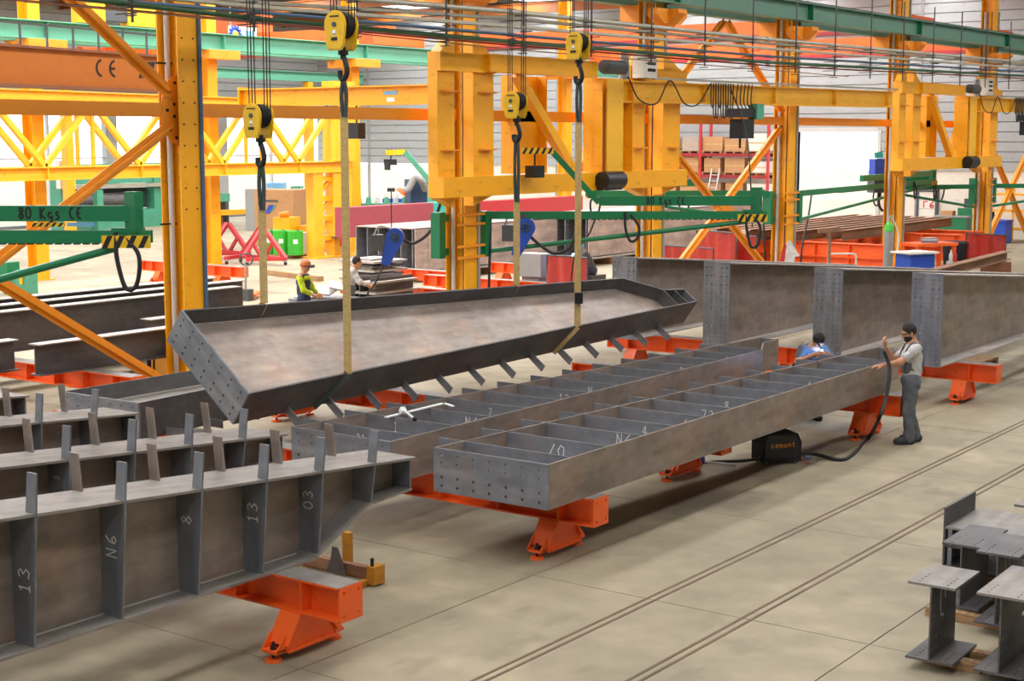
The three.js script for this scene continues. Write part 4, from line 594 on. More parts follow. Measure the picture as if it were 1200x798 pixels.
// blue wire feeders hanging from the jibs
function feeder(label, px, py, d, up = 1.25) {
  const t = thing('hanging_wire_feeder', label, 'wire feeder', 'blue hanging wire feeders'), c = atD(px, py, d), k = d / 1780, R = V(...RIGHT), U = V(0, 1, 0), tilt = -0.35;
  const e1 = R.clone().applyAxisAngle(V(-RIGHT[2], 0, RIGHT[0]), tilt), e2 = U.clone().applyAxisAngle(V(-RIGHT[2], 0, RIGHT[0]), tilt), out = [], r = 0.2;
  for (let a = -0.35; a <= Math.PI + 0.36; a += 0.2) out.push([Math.cos(a) * r, 0.22 + Math.sin(a) * r]); out.push([-0.09, -0.42], [0.09, -0.42]);
  const n = new THREE.Vector3().crossVectors(e1, e2), o = V(c).addScaledVector(n, -0.06).toArray();
  G().plate(o, e1.toArray(), e2.toArray(), out, 0.16).build('case', M.blue, t); const h = V(c).addScaledVector(e2, 0.22).addScaledVector(n, 0.1); G().lathe([[0.05, 0], [0.11, 0], [0.11, 0.012], [0.05, 0.012]], h.toArray(), 20, n.toArray()).lathe([[0, 0], [0.035, 0], [0.03, 0.03], [0, 0.03]], h.toArray(), 12, n.toArray()).build('hub_ring', M.blueDark, t);
  const b = V(c).addScaledVector(e1, -0.32).addScaledVector(e2, -0.02); G().bx(b.toArray(), [0.26, 0.34, 0.24], -YAW + Math.PI / 2).build('motor_box', M.greyDark, t);
  G().tube([V(c).addScaledVector(e1, -0.2).addScaledVector(e2, 0.36).toArray(), V(c).addScaledVector(e1, -0.42).addScaledVector(e2, 0.3).toArray(), V(c).addScaledVector(e1, -0.42).toArray()], 0.02, 14, 6).build('guard_bow', M.grey, t);
  G().cyl(V(c).addScaledVector(U, 0.42).toArray(), [c[0], c[1] + up, c[2]], 0.012, 0.012, 6).build('hanger', M.rope, t); G().bx([c[0], c[1] + up - 0.02, c[2]], [0.16, 0.08, 0.16], -0.94).build('trolley', M.greyDark, t); return c;
}
const f1 = feeder('blue hanging wire feeder in front of the ribbed deck panel', 459, 289, 33), f2 = feeder('blue hanging wire feeder behind the slings beside the column brackets', 612, 278, 32.0, 0.47);
solo(G().tube([atD(470, 280, 33), atD(485, 285, 33), atD(505, 270, 32.6), atD(514, 245, 32.4), atD(518, 232, 32.3)], 0.035, 30, 7), 'welding_hose', M.rubber, 'black hose from the blue wire feeder up to the yellow column', 'hose');
solo(G().tube([atD(616, 272, 32.0), atD(634, 288, 31.95), atD(650, 297, 31.95), atD(668, 290, 31.95), atD(677, 265, 31.97), atD(679, 250, 31.98)], 0.035, 30, 7), 'welding_hose', M.rubber, 'black hose sagging from the blue wire feeder to the green jib', 'hose');
solo(G().tube([atD(453, 304, 33), atD(446, 318, 33), atD(438, 335, 33), atD(430, 348, 33), (q => [q[0], 0.02, q[2]])(atD(429, 352, 33))], 0.022, 16, 6), 'welding_cable', M.rubber, 'black cable hanging from the blue wire feeder to the plate stack', 'cable');
solo(G().tube([atD(575, 255, 32), atD(574, 300, 32), atD(573, 345, 32), (q => [q[0], 0.02, q[2]])(atD(573, 350, 32))], 0.03, 12, 6), 'welding_cable', M.rubber, 'black cable hanging straight beside the bracketed column', 'cable');
solo(G().tube([atD(700, 250, 33.5), atD(690, 275, 34), atD(672, 305, 35), (q => [q[0], 0.02, q[2]])(atD(668, 310, 35.2))], 0.02, 12, 6), 'welding_cable', M.rubber, 'black cable slanting from the jib to the red welding screen', 'cable');
solo(G().tube([atD(895, 222, 46), atD(895, 260, 46), atD(897, 305, 46), (q => [q[0], 0.02, q[2]])(atD(898, 310, 46))], 0.03, 12, 6), 'welding_cable', M.rubber, 'black cable hanging from the jib behind the crossed braces', 'cable');
solo(G().tube([atD(951, 228, 47), atD(947, 255, 46.5), atD(940, 290, 46), (q => [q[0], 0.02, q[2]])(atD(938, 300, 46))], 0.03, 12, 6), 'welding_cable', M.rubber, 'black cable hanging across the bright doorway', 'cable');
{ const t = thing('jib_carriage', 'blue and grey hoist carriage hanging on the jib before the doorway', 'hoist'), c = atD(1032, 205, 52); G().bx([c[0], c[1] + 0.25, c[2]], [0.7, 0.6, 0.4], -0.63).build('blue_case', M.blue, t); G().bx([c[0], c[1] - 0.3, c[2]], [0.75, 0.6, 0.45], -0.63).build('grey_case', M.greyDark, t); G().tube([atD(1030, 222, 52), atD(1030, 240, 52), atD(1036, 247, 52), atD(1043, 235, 52), atD(1045, 212, 52)], 0.05, 20, 6).build('hose_loop', M.rubber, t); G().bar(atD(1040, 172, 52), atD(1050, 214, 52), 0.15, 0.18).build('raised_arm', M.green, t); G().bar(atD(1025, 182, 52), atD(1034, 181, 52), 0.2, 0.2).build('teal_motor', M.teal, t); }

// ================================================================ THE BAYS BEHIND
const ROW2 = -39.5, R2X = [22.0, 29.4, 36.6, 43.9, 51.2, 58.5];
R2X.forEach((x, k) => { const t = thing('steel_column', ['yellow far column beyond the left braces, first of the far row', 'yellow far column behind the lattice crane by the CE-marked bridge', 'yellow far column behind the lattice crane by the gear sign', 'yellow far column beside the lattice leg', 'yellow far column behind the framed crane cheek plates', 'yellow far column near the pallet rack'][k], 'column', 'yellow columns of the far row');
  columnH(t, x, ROW2, 10.48, M.yellow); G().box(x - 0.7, x + 0.7, 7.0, 7.3, ROW2 + 0.25, ROW2 + 0.9).build('corbel', M.yellowDeep, t); });
{ const t = thing('runway_beam', 'pale green crane runway beam of the far bay', 'crane runway'); G().ibeam([10, 7.6, -38.9], [65.5, 7.55, -38.9], 0.55, 0.4, 0.03, 0.02).build('beam', M.greenPale, t); R2X.forEach(x => G().box(x + 0.1, x + 0.13, 7.34, 7.82, -39.08, -38.72).build('rib', M.greenMachine, t)); }
{ const t = thing('runway_beam', 'pale green crane runway beam on the rear side of the far columns', 'crane runway'); G().ibeam([10, 7.6, -40.3], [65.5, 7.55, -40.3], 0.55, 0.4, 0.03, 0.02).build('beam', M.greenPale, t); R2X.forEach(x => G().box(x - 0.2, x + 0.2, 7.0, 7.3, -40.5, -39.75).build('bearing', M.yellowDeep, t)); }
{ const t = thing('runway_beam', 'distant green runway beam under the far bay siding', 'crane runway'); G().ibeam([30, 7.6, -58], [65.5, 7.6, -58], 0.5, 0.4, 0.03, 0.02).build('beam', M.greenPale, t); for (const x of [37, 45, 53, 61]) G().box(x - 0.2, x + 0.2, 0, 7.33, -58.2, -57.8).build('post', M.yellow, t); }
{ // lattice crane: two trusses side by side along the far row, a lattice leg at its end
  const t = thing('lattice_crane', 'bright yellow lattice crane with a braced leg in the far bay', 'crane'), m = M.yellowPale, z = -38.2, X = px => atZ(px, 190, z)[0], x0 = 18, x1 = X(410), yb = 3.3, yt = 5.65;
  for (const dz of [0, -0.75]) {
    G().ibeam([x0, yb, z + dz], [x1, yb, z + dz], 0.4, 0.3, 0.03, 0.02).build('bottom_chord', m, t); G().ibeam([x0, yt, z + dz], [X(300), yt - 0.15, z + dz], 0.4, 0.3, 0.03, 0.02).build('top_chord', m, t);
    const w = 3.6; let up = true; for (let x = x0; x < X(360); x += w / 2, up = !up) G().bar([x, up ? yb + 0.2 : yt - 0.2, z + dz], [x + w / 2, up ? yt - 0.2 : yb + 0.2, z + dz], 0.16, 0.16).build('diagonal', m, t);
    for (let x = x0 + w / 2; x < X(380); x += w) G().bar([x, yb + 0.2, z + dz], [x, yt - 0.2, z + dz], 0.1, 0.1).build('vertical', M.yellow, t);
    for (let x = x0; x < x1; x += 3.6) G().box(x, x + 0.03, yb - 0.19, yb + 0.19, z + dz - 0.14, z + dz + 0.14).build('rib', m, t);
  }
  const a = X(365), b = X(388), c = X(410); for (const [u, v] of [[a, a + 0.5], [b, c]]) G().box(u, v, 0, yb - 0.2, z - 0.3, z + 0.1).build('leg', m, t);
  for (let k = 0; k < 4; k++) { G().bar([a + 0.5, 0.15 + k * 0.72, z - 0.1], [b, 0.7 + k * 0.72, z - 0.1], 0.1, 0.12).build('lacing', M.yellow, t); G().box(a + 0.5, b, 0.62 + k * 0.72, 0.8 + k * 0.72, z - 0.2, z).build('cross_piece', M.yellow, t); }
  G().box(a - 0.1, c + 0.1, 0, 0.06, z - 0.5, z + 0.3).build('foot_plate', m, t); G().box(X(388), X(412), yb + 0.2, 6.4, z - 0.4, z + 0.2).build('head_post', m, t);
}
{ const t = thing('crane_bridge', 'brown-orange box crane bridge with black CE mark and stripes', 'crane'), x = z => 0, z = -30, a = atZ(-20, 54, z), b = atZ(188, 67, z), h = 0.82;
  G().bar([a[0], a[1] - h / 2, z], [b[0], b[1] - h / 2 - 0.02, z], 0.6, h).build('box_girder', M.orangeDark, t); G().bar([a[0], a[1] + 0.03, z], [b[0], b[1] + 0.0, z], 0.8, 0.06).build('top_plate', M.brick, t); G().bar([a[0], a[1] - h - 0.03, z], [b[0], b[1] - h - 0.05, z], 0.8, 0.06).build('bottom_plate', M.brick, t);
  const p = atZ(124, 80, z + 0.31), g = G(); for (const [dx, mid] of [[-0.2, 0], [0.2, 1]]) { const n = 8, P = k => { const q = Math.PI * (0.55 + 0.9 * k / n); return [p[0] + dx + Math.cos(q) * 0.17 + 0.1, p[1] + Math.sin(q) * 0.19, z + 0.31]; }; for (let k = 0; k < n; k++) g.bar(P(k), P(k + 1), 0.05, 0.01, [0, 0, 1]); if (mid) g.bar([p[0] + dx - 0.06, p[1], z + 0.31], [p[0] + dx + 0.08, p[1], z + 0.31], 0.05, 0.01, [0, 0, 1]); } g.build('ce_mark', M.print, t); g && (t.children.at(-1).userData.kind = 'stuff');
  for (let k = 0; k < 3; k++) { const q = atZ(168 + k * 5, 82, z + 0.305); G().plate([q[0], q[1], z + 0.301], [1, 0, 0], [0, 1, 0], [[-0.16, -0.2], [-0.05, -0.2], [0.12, 0.2], [0, 0.2]], 0.01).build('black_stripe', M.print, t); }
  const r = G(); G().bar([a[0], a[1] + 0.55, z + 0.35], [b[0], b[1] + 0.5, z + 0.35], 0.05, 0.05).build('hand_rail', M.greyDark, t); for (let k = 0; k < 8; k++) { const s = k / 7, x = a[0] + (b[0] - a[0]) * s; G().box(x - 0.02, x + 0.02, a[1], a[1] + 0.55, z + 0.33, z + 0.37).build('rail_post', M.greyDark, t); } }
function overhead(label, x, z0, z1, y0, y1, mat, red, parts = 0, up = 0) { const t = thing('overhead_crane', label, 'crane'); G().box(x - 0.3, x + 0.3, y0, y1, z0 + 0.22, z1 - 0.22).build('bridge', mat, t); G().box(x - 0.45, x + 0.45, y0 - 0.12, y0, z0 + 0.22, z1 - 0.22).build('bottom_flange', red, t); for (const z of [z0, z1]) G().box(x - 1.6, x + 1.6, 8.0 + (z === z1 ? up : 0), 8.5, z - 0.2, z + 0.2).build('end_carriage', mat, t); if (parts) G().box(x - 0.8, x + 0.8, y1, y1 + 0.8, (z0 + z1) / 2 - 1.2, (z0 + z1) / 2 + 1.2).build('trolley', mat, t); return t; }
overhead('orange overhead crane bridge spanning the middle bay beyond the pipes', 59.5, -38.85, -20.1, 7.75, 8.4, M.orange, M.red, 0, 0.2);
overhead('second orange overhead crane bridge spanning the middle bay', 51, -38.85, -20.1, 8.05, 8.55, M.orange, M.redDark, 0, 0.15);
overhead('orange overhead crane above the far pale green runway', 47.5, -58, -40.3, 7.9, 8.8, M.orange, M.redDark, 1);
{ const t = thing('crane_end_carriage', 'yellow crane end carriage standing on the far pale green runway', 'crane carriage'), a = atZ(146, 36, -38.9), b = atZ(178, 40, -38.9); G().box(a[0], b[0], 7.88, 8.45, -39.1, -38.7).build('beam', M.yellow, t); G().box(a[0] - 1.9, a[0] - 0.9, 7.88, 8.5, -39.1, -38.7).build('motor_end', M.yellow, t); G().box(a[0] - 0.9, a[0], 8.0, 8.35, -39.05, -38.75).build('drive', M.greyDark, t); }
{ const t = thing('wall_sign', 'white sign with a blue gear emblem above the far green runway', 'sign'), z = -41, a = atZ(268, 30, z), b = atZ(301, 50, z); G().box(a[0], b[0], b[1], a[1], z - 0.04, z).build('board', M.whitePrint, t); const c = atZ(275.5, 40, z), g = G(); g.torus([c[0], c[1], z + 0.01], 0.2, 0.05, [0, 0, 1]); for (let k = 0; k < 12; k++) { const q = k * Math.PI / 6; g.bar([c[0] + Math.cos(q) * 0.22, c[1] + Math.sin(q) * 0.22, z + 0.01], [c[0] + Math.cos(q) * 0.32, c[1] + Math.sin(q) * 0.32, z + 0.01], 0.08, 0.03, [0, 0, 1]); } g.build('gear_emblem', M.blue, t); t.children.at(-1).userData.kind = 'stuff'; G().box(c[0] - 0.14, c[0] + 0.14, c[1] - 0.07, c[1] + 0.07, z, z + 0.03).build('emblem_band', M.blockYellow, t); const q = atZ(290, 40, z); G().box(q[0] - 0.1, q[0] + 0.3, q[1] - 0.1, q[1] + 0.12, z, z + 0.01).build('blue_text', M.bluePale, t); for (const x of [a[0] + 0.1, b[0] - 0.1]) G().box(x - 0.03, x + 0.03, a[1], 11.0, z - 0.03, z).build('hanger', M.grey, t); }

// ---- long beams lying beyond the braced bay
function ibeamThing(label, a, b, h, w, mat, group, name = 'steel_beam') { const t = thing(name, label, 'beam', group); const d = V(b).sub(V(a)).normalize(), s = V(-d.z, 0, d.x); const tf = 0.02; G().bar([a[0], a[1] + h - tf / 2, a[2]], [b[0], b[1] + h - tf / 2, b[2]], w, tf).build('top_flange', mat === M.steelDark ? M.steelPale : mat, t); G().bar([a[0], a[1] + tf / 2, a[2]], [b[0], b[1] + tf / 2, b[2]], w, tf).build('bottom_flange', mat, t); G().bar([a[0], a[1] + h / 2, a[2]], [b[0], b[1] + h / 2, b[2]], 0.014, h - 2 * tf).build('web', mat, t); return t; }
const BG = 'long beams stacked behind the braced bay';
ibeamThing('steel beam with a bolted end behind the lower yellow brace', [14.7, 0.67, -19.95], [21.5, 0.67, -19.95], 0.5, 0.28, M.steelDark, BG);
ibeamThing('steel beam ending beside the bolted-end beam behind the brace', [8, 0.67, -20.7], [14.9, 0.67, -20.75], 0.5, 0.28, M.steelDark, BG);
[-22.6, -23.35, -24.1].forEach((z, k) => ibeamThing(['deep long steel beam, frontmost of three lying before the open floor', 'deep long steel beam, middle of three lying before the open floor', 'deep long steel beam, rearmost of three lying before the open floor'][k], [6, 0.672, z], [[21.6, atZ(284, 338, -23.35)[0], atZ(250, 340, -24.1)[0]][k], 0.672, z], [0.72, 0.74, 0.76][k], 0.3, M.steelDark, BG));
ibeamThing('long steel beam with a white tag ending near the orange stand and slings', [18.6, 0.1, -21.9], [atZ(327, 342, -21.9)[0], 0.1, -21.9], 0.95, 0.3, M.steelDark, BG);
{ const t = thing('bent_plate', 'rusty yellow bent bracket on the floor beside the drilled hung girder', 'bracket'), c = atY(203, 440, 0); G().box(c[0] - 0.3, c[0] + 0.3, 0, 0.42, c[2] - 0.25, c[2] - 0.15).box(c[0] - 0.3, c[0] - 0.2, 0, 0.5, c[2] - 0.2, c[2] + 0.4).box(c[0] - 0.35, c[0] + 0.35, 0.4, 0.52, c[2] - 0.3, c[2] + 0.3).build('frame', M.rustYellow, t); G().bx([c[0] - 0.3, 0.6, c[2]], [0.2, 0.14, 0.3], 0.4).build('rag', M.cloth, t); }
{ const c = atY(175, 440, 0.8); solo(G().ball([c[0], 0.1, c[2] - 1.2], [0.4, 0.1, 0.2], 10).ball([c[0] + 0.2, 0.14, c[2] - 1.1], [0.2, 0.12, 0.2], 10), 'blue_rag', M.bluePale, 'crumpled pale blue cloth beside the foot of the lower brace', 'cloth'); const d = atY(140, 448, 0.3); solo(G().bx([d[0], 0.1, d[2]], [0.7, 0.18, 0.3], 0.2), 'yellow_case', M.blockYellow, 'flat yellow case on the floor beside the orange stand', 'case'); }
// ---- work in the middle bay: ribbed deck panels, painted girder, stands, plates
function deck(label, cx, cz, w, L, y0, h, mat) { // end face at x = cx (facing -x) from cz - w to cz, long side along +x at z = cz
  const t = thing('deck_panel', label, 'steel panel', 'ribbed bridge deck panels'); G().box(cx, cx + L, y0, y0 + h, cz - 0.03, cz).build('side_plate', mat, t); G().box(cx, cx + L, y0 + h - 0.03, y0 + h, cz - w, cz).build('top_plate', mat, t); G().box(cx, cx + L, y0, y0 + 0.03, cz - w, cz).build('bottom_plate', mat, t); G().box(cx + 0.6, cx + 0.62, y0, y0 + h, cz - w, cz).build('bulkhead', M.steelDark, t);
  for (let k = 0; k <= 5; k++) G().box(cx, cx + 0.6, y0, y0 + h, cz - w + k * w / 5.3, cz - w + k * w / 5.3 + 0.03).build('rib', M.steelGrey, t); G().box(cx - 0.02, cx + L, y0 - 0.05, y0, cz - 0.3, cz + 0.12).build('skirt', M.steelPale, t);
  for (const q of [0.1, 0.5, 0.9]) G().box(cx + L * q, cx + L * q + 0.3, 0, y0 - 0.05, cz - w, cz).build('packing', M.wood, t); return t; }
deck('ribbed deck panel with open end behind the blue wire feeder', 35.4, -29.33, 2.4, 7.6, 0.3, 1.35, M.steelRose);
deck('ribbed deck panel with open end behind the seated welder', 43.4, -28.3, 2.3, 14, 0.3, 1.45, M.steelRose);
{ const t = thing('painted_girder', 'dark red painted girder with a teal end beyond the ribbed panel', 'girder'), a = atY(405, 262, 1.4), z = a[2]; const x1 = atZ(508, 262, z)[0], x2 = atZ(530, 262, z)[0]; G().box(a[0], x1, 0.9, 1.95, z - 0.5, z).build('red_length', M.pink, t); G().box(x1, x2, 0.9, 1.95, z - 0.5, z).build('teal_length', M.teal, t); G().box(x2, x2 + 9, 0.9, 1.9, z - 0.5, z).build('rear_length', M.red, t); for (const x of [a[0] + 2, x2 + 4]) G().box(x, x + 0.4, 0, 0.9, z - 0.5, z).build('trestle', M.greyDark, t); }
stand('orange support stand beneath the plate stack behind the hung girder', 29.2, -22.6, -26.6, [-23.2, -26.0]);
stand('orange support stand behind the sagging hose and sling', 32.1, -21.9, -26.2, [-22.6, -25.6]);
stand('orange support stand carrying the grey blocks beyond the column', 36.5, -24.6, -27.2, [-25.0, -26.8]);
stand('orange support stand beside the dark plates and the bracketed column', 33.2, -25.9, -28.6, [-26.3, -28.2]);
for (let k = 0; k < 6; k++) { const w = k % 2 ? 0.75 : 0.55; solo(G().box(29.0 - w * 0.5, 29.0 + 0.9, 0.69 + k * 0.11, 0.74 + k * 0.11, -25.5 - w, -25.5 + w * 0.6).box(29.0 - 0.2, 29.0 + 0.6, 0.74 + k * 0.11, 0.795 + k * 0.11, -25.5 - 0.4, -25.5 + 0.2), 'stacked_plate', k % 2 ? M.steelPale : M.steelDark, ['bottom', 'second', 'third', 'fourth', 'fifth', 'topmost'][k] + ' steel plate of the stack behind the hung girder', 'plate', 'plates stacked behind the hung girder'); }
{ const t = thing('steel_bundle', 'bundle of grey steel profiles beside the white-shirted man', 'steel profiles'), p = atD(434, 338, 36.4); for (let k = 0; k < 3; k++) G().box(p[0] - 0.4 + k * 0.02, p[0] + 1.2, p[1] - 0.35 + k * 0.25, p[1] - 0.3 + k * 0.25, p[2] - 0.35, p[2] + 0.5).build('plate', M.steelPale, t); for (const z of [-0.3, -0.05, 0.3]) G().box(p[0] - 0.35, p[0] + 1.2, p[1] - 0.35, p[1] + 0.28, p[2] + z, p[2] + z + 0.03).build('upright', M.steelDark, t); G().box(p[0] - 0.3, p[0] + 1.1, 0, p[1] - 0.35, p[2] - 0.3, p[2] + 0.4).build('packing', M.orange, t); }
{ const t = thing('work_table', 'steel table heaped with grey plates before the worker in high-visibility jacket', 'table'), p = atD(379, 338, 33.9); G().box(p[0] - 0.5, p[0] + 0.7, 0.75, 0.82, p[2] - 0.6, p[2] + 0.5).build('top', M.steelGrey, t); for (const [x, z] of [[-.45, -.55], [.65, -.55], [-.45, .45], [.65, .45]]) G().box(p[0] + x - 0.03, p[0] + x + 0.03, 0, 0.75, p[2] + z - 0.03, p[2] + z + 0.03).build('leg', M.greyDark, t); const L = ['upper', 'tilted', 'flat']; for (let k = 0; k < 3; k++) solo(G().bx([p[0] - 0.1 + k * 0.2, 0.9 + k * 0.09, p[2] - 0.25 + k * 0.22], [0.7, 0.03, 0.45], 0.4 * k, 0.12 * k, 0.15), 'loose_plate', M.steelPale, `${L[2 - k]} loose steel plate on the table before the jacketed worker`, 'plate', 'loose plates on the table'); }
for (const [px, py, d, sx, sy, sz, n] of [[626, 310, 40, 0.55, 0.6, 0.8, 'tall'], [640, 322, 41.5, 0.4, 0.4, 0.5, 'low']]) { const p = atD(px, py, d); solo(G().box(p[0] - sx / 2, p[0] + sx / 2, Math.max(0, p[1] - sy / 2), p[1] + sy / 2, p[2] - sz / 2, p[2] + sz / 2).box(p[0] - sx / 3, p[0] + sx / 3, 0, p[1], p[2] - sz / 3, p[2] + sz / 3), 'steel_block', M.grey, `${n} grey steel block beside the red welding screen`, 'block'); }
// ---- red welding screens: hanging curtains in tube frames
function screen(label, a, b, y0, y1, mat = M.curtain) {
  const t = thing('welding_screen', label, 'welding screen', 'red welding screens'), A = V(a[0], 0, a[1]), B = V(b[0], 0, b[1]), L = A.distanceTo(B), n = Math.ceil(L / 0.1), d = B.clone().sub(A).normalize(), s = V(-d.z, 0, d.x);
  const g = new THREE.BufferGeometry(), pos = [], idx = []; for (let i = 0; i <= n; i++) for (let j = 0; j <= 4; j++) { const w = Math.sin(i * 1.3) * 0.035 + Math.sin(i * 0.53 + j) * 0.02, p = A.clone().addScaledVector(d, L * i / n).addScaledVector(s, w); pos.push(p.x, y0 + (y1 - y0) * j / 4, p.z); } for (let i = 0; i < n; i++) for (let j = 0; j < 4; j++) { const k = i * 5 + j; idx.push(k, k + 5, k + 1, k + 1, k + 5, k + 6); }
  g.setAttribute('position', new THREE.Float32BufferAttribute(pos, 3)); g.setIndex(idx); g.computeVertexNormals(); const q = G(); q.add(g); q.build('curtain', mat, t);
  const f = G(); for (const p of [A, B]) f.cyl([p.x, 0, p.z], [p.x, y1 + 0.03, p.z], 0.02, 0.02, 8).bar([p.x - s.x * 0.3, 0.03, p.z - s.z * 0.3], [p.x + s.x * 0.3, 0.03, p.z + s.z * 0.3], 0.04, 0.04); f.cyl([A.x, y1 + 0.02, A.z], [B.x, y1 + 0.02, B.z], 0.02, 0.02, 8).build('frame', M.greyDark, t); return t; }
const scr = (l, px0, px1, py, pyt, d0, d1) => { const a = atD(px0, py, d0), b = atD(px1, py, d1), top = atD((px0 + px1) / 2, pyt, (d0 + d1) / 2)[1]; screen(l, [a[0], a[2]], [b[0], b[2]], 0.12, top); };
scr('red welding screen below the welder with the blue mask', 641, 688, 330, 301, 39, 38); scr('low red welding screen at the foot of the crossed braces', 773, 836, 304, 290, 44.5, 43); scr('wide red welding screen behind the crossed braces', 816, 862, 300, 272, 47, 45.5); scr('red welding screen joined on beside the wide one', 864, 886, 300, 277, 46, 45.4); scr('bright red welding screen at the foot of the column with the man in black', 1131, 1178, 305, 275, 52, 51);
// ---- red trolleys, drums, crate and machines across the open floor
function aframe(label, x, z) { const t = thing('frame_trolley', label, 'trolley', 'red A-frame trolleys'), m = M.red, W = 2.2, H = 1.25; G().bar([x, 0.22, z - W / 2], [x, 0.22, z + W / 2], 0.14, 0.14).build('sill', m, t); for (const s of [-1, 1]) G().bar([x, 0.22, z + s * W / 2], [x, H, z + s * 0.08], 0.14, 0.14).build('rafter', m, t); for (const s of [-1, 1]) G().bar([x, 0.25, z + s * 0.1], [x, 0.75, z + s * 0.5], 0.1, 0.1).build('strut', m, t); for (const [a, b] of [[[x, 0.22, z - W / 2], [x - 1.0, 0.22, z - W / 2 + 0.3]], [[x, H, z], [x - 1.0, 0.3, z + 0.1]], [[x, 0.22, z + W / 2], [x - 1.0, 0.22, z + W / 2 - 0.9]]]) G().bar(a, b, 0.12, 0.12).build('back_stay', m, t); for (const [a, b] of [[0, -W / 2], [0, W / 2], [-0.95, -W / 2 + 0.3], [-0.95, W / 2 - 0.9]]) { const c = G().box(x + a - 0.05, x + a + 0.05, 0.11, 0.17, z + b - 0.05, z + b + 0.05).build('caster_fork', M.grey, t); G().cyl([x + a - 0.025, 0.06, z + b], [x + a + 0.025, 0.06, z + b], 0.06, 0.06, 12).build('caster_wheel', M.rubber, c); } }
{ const a = atY(308, 309, 0), b = atY(283, 304, 0); aframe('red A-frame trolley with casters crossed by the sling', a[0], a[2]); aframe('red A-frame trolley behind the other one, beside the drums', b[0] + 0.2, b[2] - 0.9); }
function drum(label, x, z, y0) { const t = thing('steel_drum', label, 'drum', 'bright green drums'); G().lathe([[0, 0], [0.29, 0], [0.3, 0.02], [0.285, 0.04], [0.285, 0.28], [0.3, 0.3], [0.285, 0.32], [0.285, 0.56], [0.3, 0.58], [0.285, 0.6], [0.285, 0.84], [0.3, 0.87], [0.28, 0.88], [0.27, 0.86], [0, 0.86]], [x, y0, z], 24).build('shell', M.greenBright, t); G().cyl([x + 0.15, y0 + 0.86, z], [x + 0.15, y0 + 0.89, z], 0.04).build('bung', M.greyDark, t); G().bx([x - 0.2, y0 + 0.5, z + 0.2], [0.16, 0.16, 0.03], -0.8).build('paper_label', M.whitePrint, t); }
{ const p = atY(333, 302, 0); const t = thing('wooden_pallet', 'wooden pallet under the bright green drums', 'pallet'); for (let k = 0; k < 5; k++) G().box(p[0] - 0.5 + k * 0.25, p[0] - 0.32 + k * 0.25, 0.1, 0.13, p[2] - 0.75, p[2] + 0.6).build('deck_board', M.wood, t); for (const z of [-0.7, -0.1, 0.5]) G().box(p[0] - 0.5, p[0] + 0.68, 0, 0.1, p[2] + z - 0.04, p[2] + z + 0.04).build('bearer', M.wood, t); drum('bright green drum with a white paper label, middle of the pallet', p[0] - 0.1, p[2] - 0.05, 0.13); drum('bright green drum at the pallet end beside the lattice leg', p[0], p[2] + 0.56 - 0.25 + 0.27, 0.13); drum('bright green drum half hidden behind the red trolley', p[0] - 0.1, p[2] - 0.66, 0.13); }
{ const t = thing('shipping_crate', 'large plywood crate with a blue and green stripe printed on it', 'crate'), p = atD(333, 255, 62), y1 = p[1] + 0.55; G().bx([p[0], y1 / 2 + 0.3, p[2]], [1.6, y1 + 0.6, 1.8], 0.25).build('box', M.cardboard, t); const s = V(-0.97, 0, 0.25), o = V(p).add(V(-0.83, 0, 0.2)); const c = Math.cos(0.25), q = Math.sin(0.25), W = (u, y) => [p[0] - 0.81 * c + u * q, y, p[2] + 0.81 * q + u * c]; G().plate(W(-0.45, y1 - 0.35), [q, 0, c], [0, 1, 0], [[0, 0], [0.25, 0], [0.5, 0.35], [0.25, 0.35]], 0.012).build('blue_print', M.blue, t); G().plate(W(-0.1, y1 - 0.22), [q, 0, c], [0, 1, 0], [[0, 0], [0.06, 0], [0.22, 0.22], [0.14, 0.22]], 0.014).build('green_print', M.greenMachine, t); G().plate(W(-0.6, y1 + 0.12), [q, 0, c], [0, 1, 0], [[0, 0], [0.8, 0], [0.8, 0.08], [0, 0.08]], 0.012).build('dark_print', M.greyDark, t); }
{ const t = thing('drill_unit', 'yellow drilling unit on the bench before the plywood crate', 'machine'), p = atD(336, 262, 58); G().bx([p[0], p[1], p[2]], [0.9, 0.5, 0.7], 0.3).build('body', M.blockYellow, t); G().bx([p[0] + 0.7, p[1] - 0.2, p[2] + 0.5], [0.9, 0.25, 0.5], 0.3).build('motor', M.yellow, t); G().bx([p[0] + 0.3, (p[1] - 0.3) / 2, p[2] + 0.2], [2.4, p[1] - 0.3, 1.6], 0.25).build('bench', M.greyPale, t); G().cyl([p[0] - 0.4, p[1] + 0.3, p[2]], [p[0] - 0.1, p[1] + 0.35, p[2] + 0.2], 0.15).build('spindle', M.yellowDeep, t); }
function cabinet(label, px0, px1, pyt, d, mat, depth = 1.2) { const t = thing('machine_cabinet', label, 'cabinet', 'machine cabinets by the back doors'), a = atD(px0, 240, d), b = atD(px1, 240, d), top = atD((px0 + px1) / 2, pyt, d)[1], c = [(a[0] + b[0]) / 2, (a[2] + b[2]) / 2], w = Math.hypot(a[0] - b[0], a[2] - b[2]); G().bx([c[0], top / 2, c[1]], [w, top, depth], -0.942).build('case', mat, t); const n = V(-RZ, 0, RX); G().bx([c[0] - n.x * -(depth / 2 + 0.005), top * 0.55, c[1] + n.z * (depth / 2 + 0.005)], [w * 0.86, top * 0.8, 0.02], -0.942).build('door', mat, t); }
cabinet('tall grey machine cabinet by the back doors', 290, 319, 221, 72, M.grey); cabinet('tall pale blue machine cabinet by the back doors', 315, 334, 214, 74, M.bluePale); cabinet('narrow green machine cabinet by the back doors', 343, 354, 218, 73, M.greenMachine); cabinet('low dark machine cabinet beside the lattice leg', 355, 372, 240, 70, M.greyDark, 1.5);
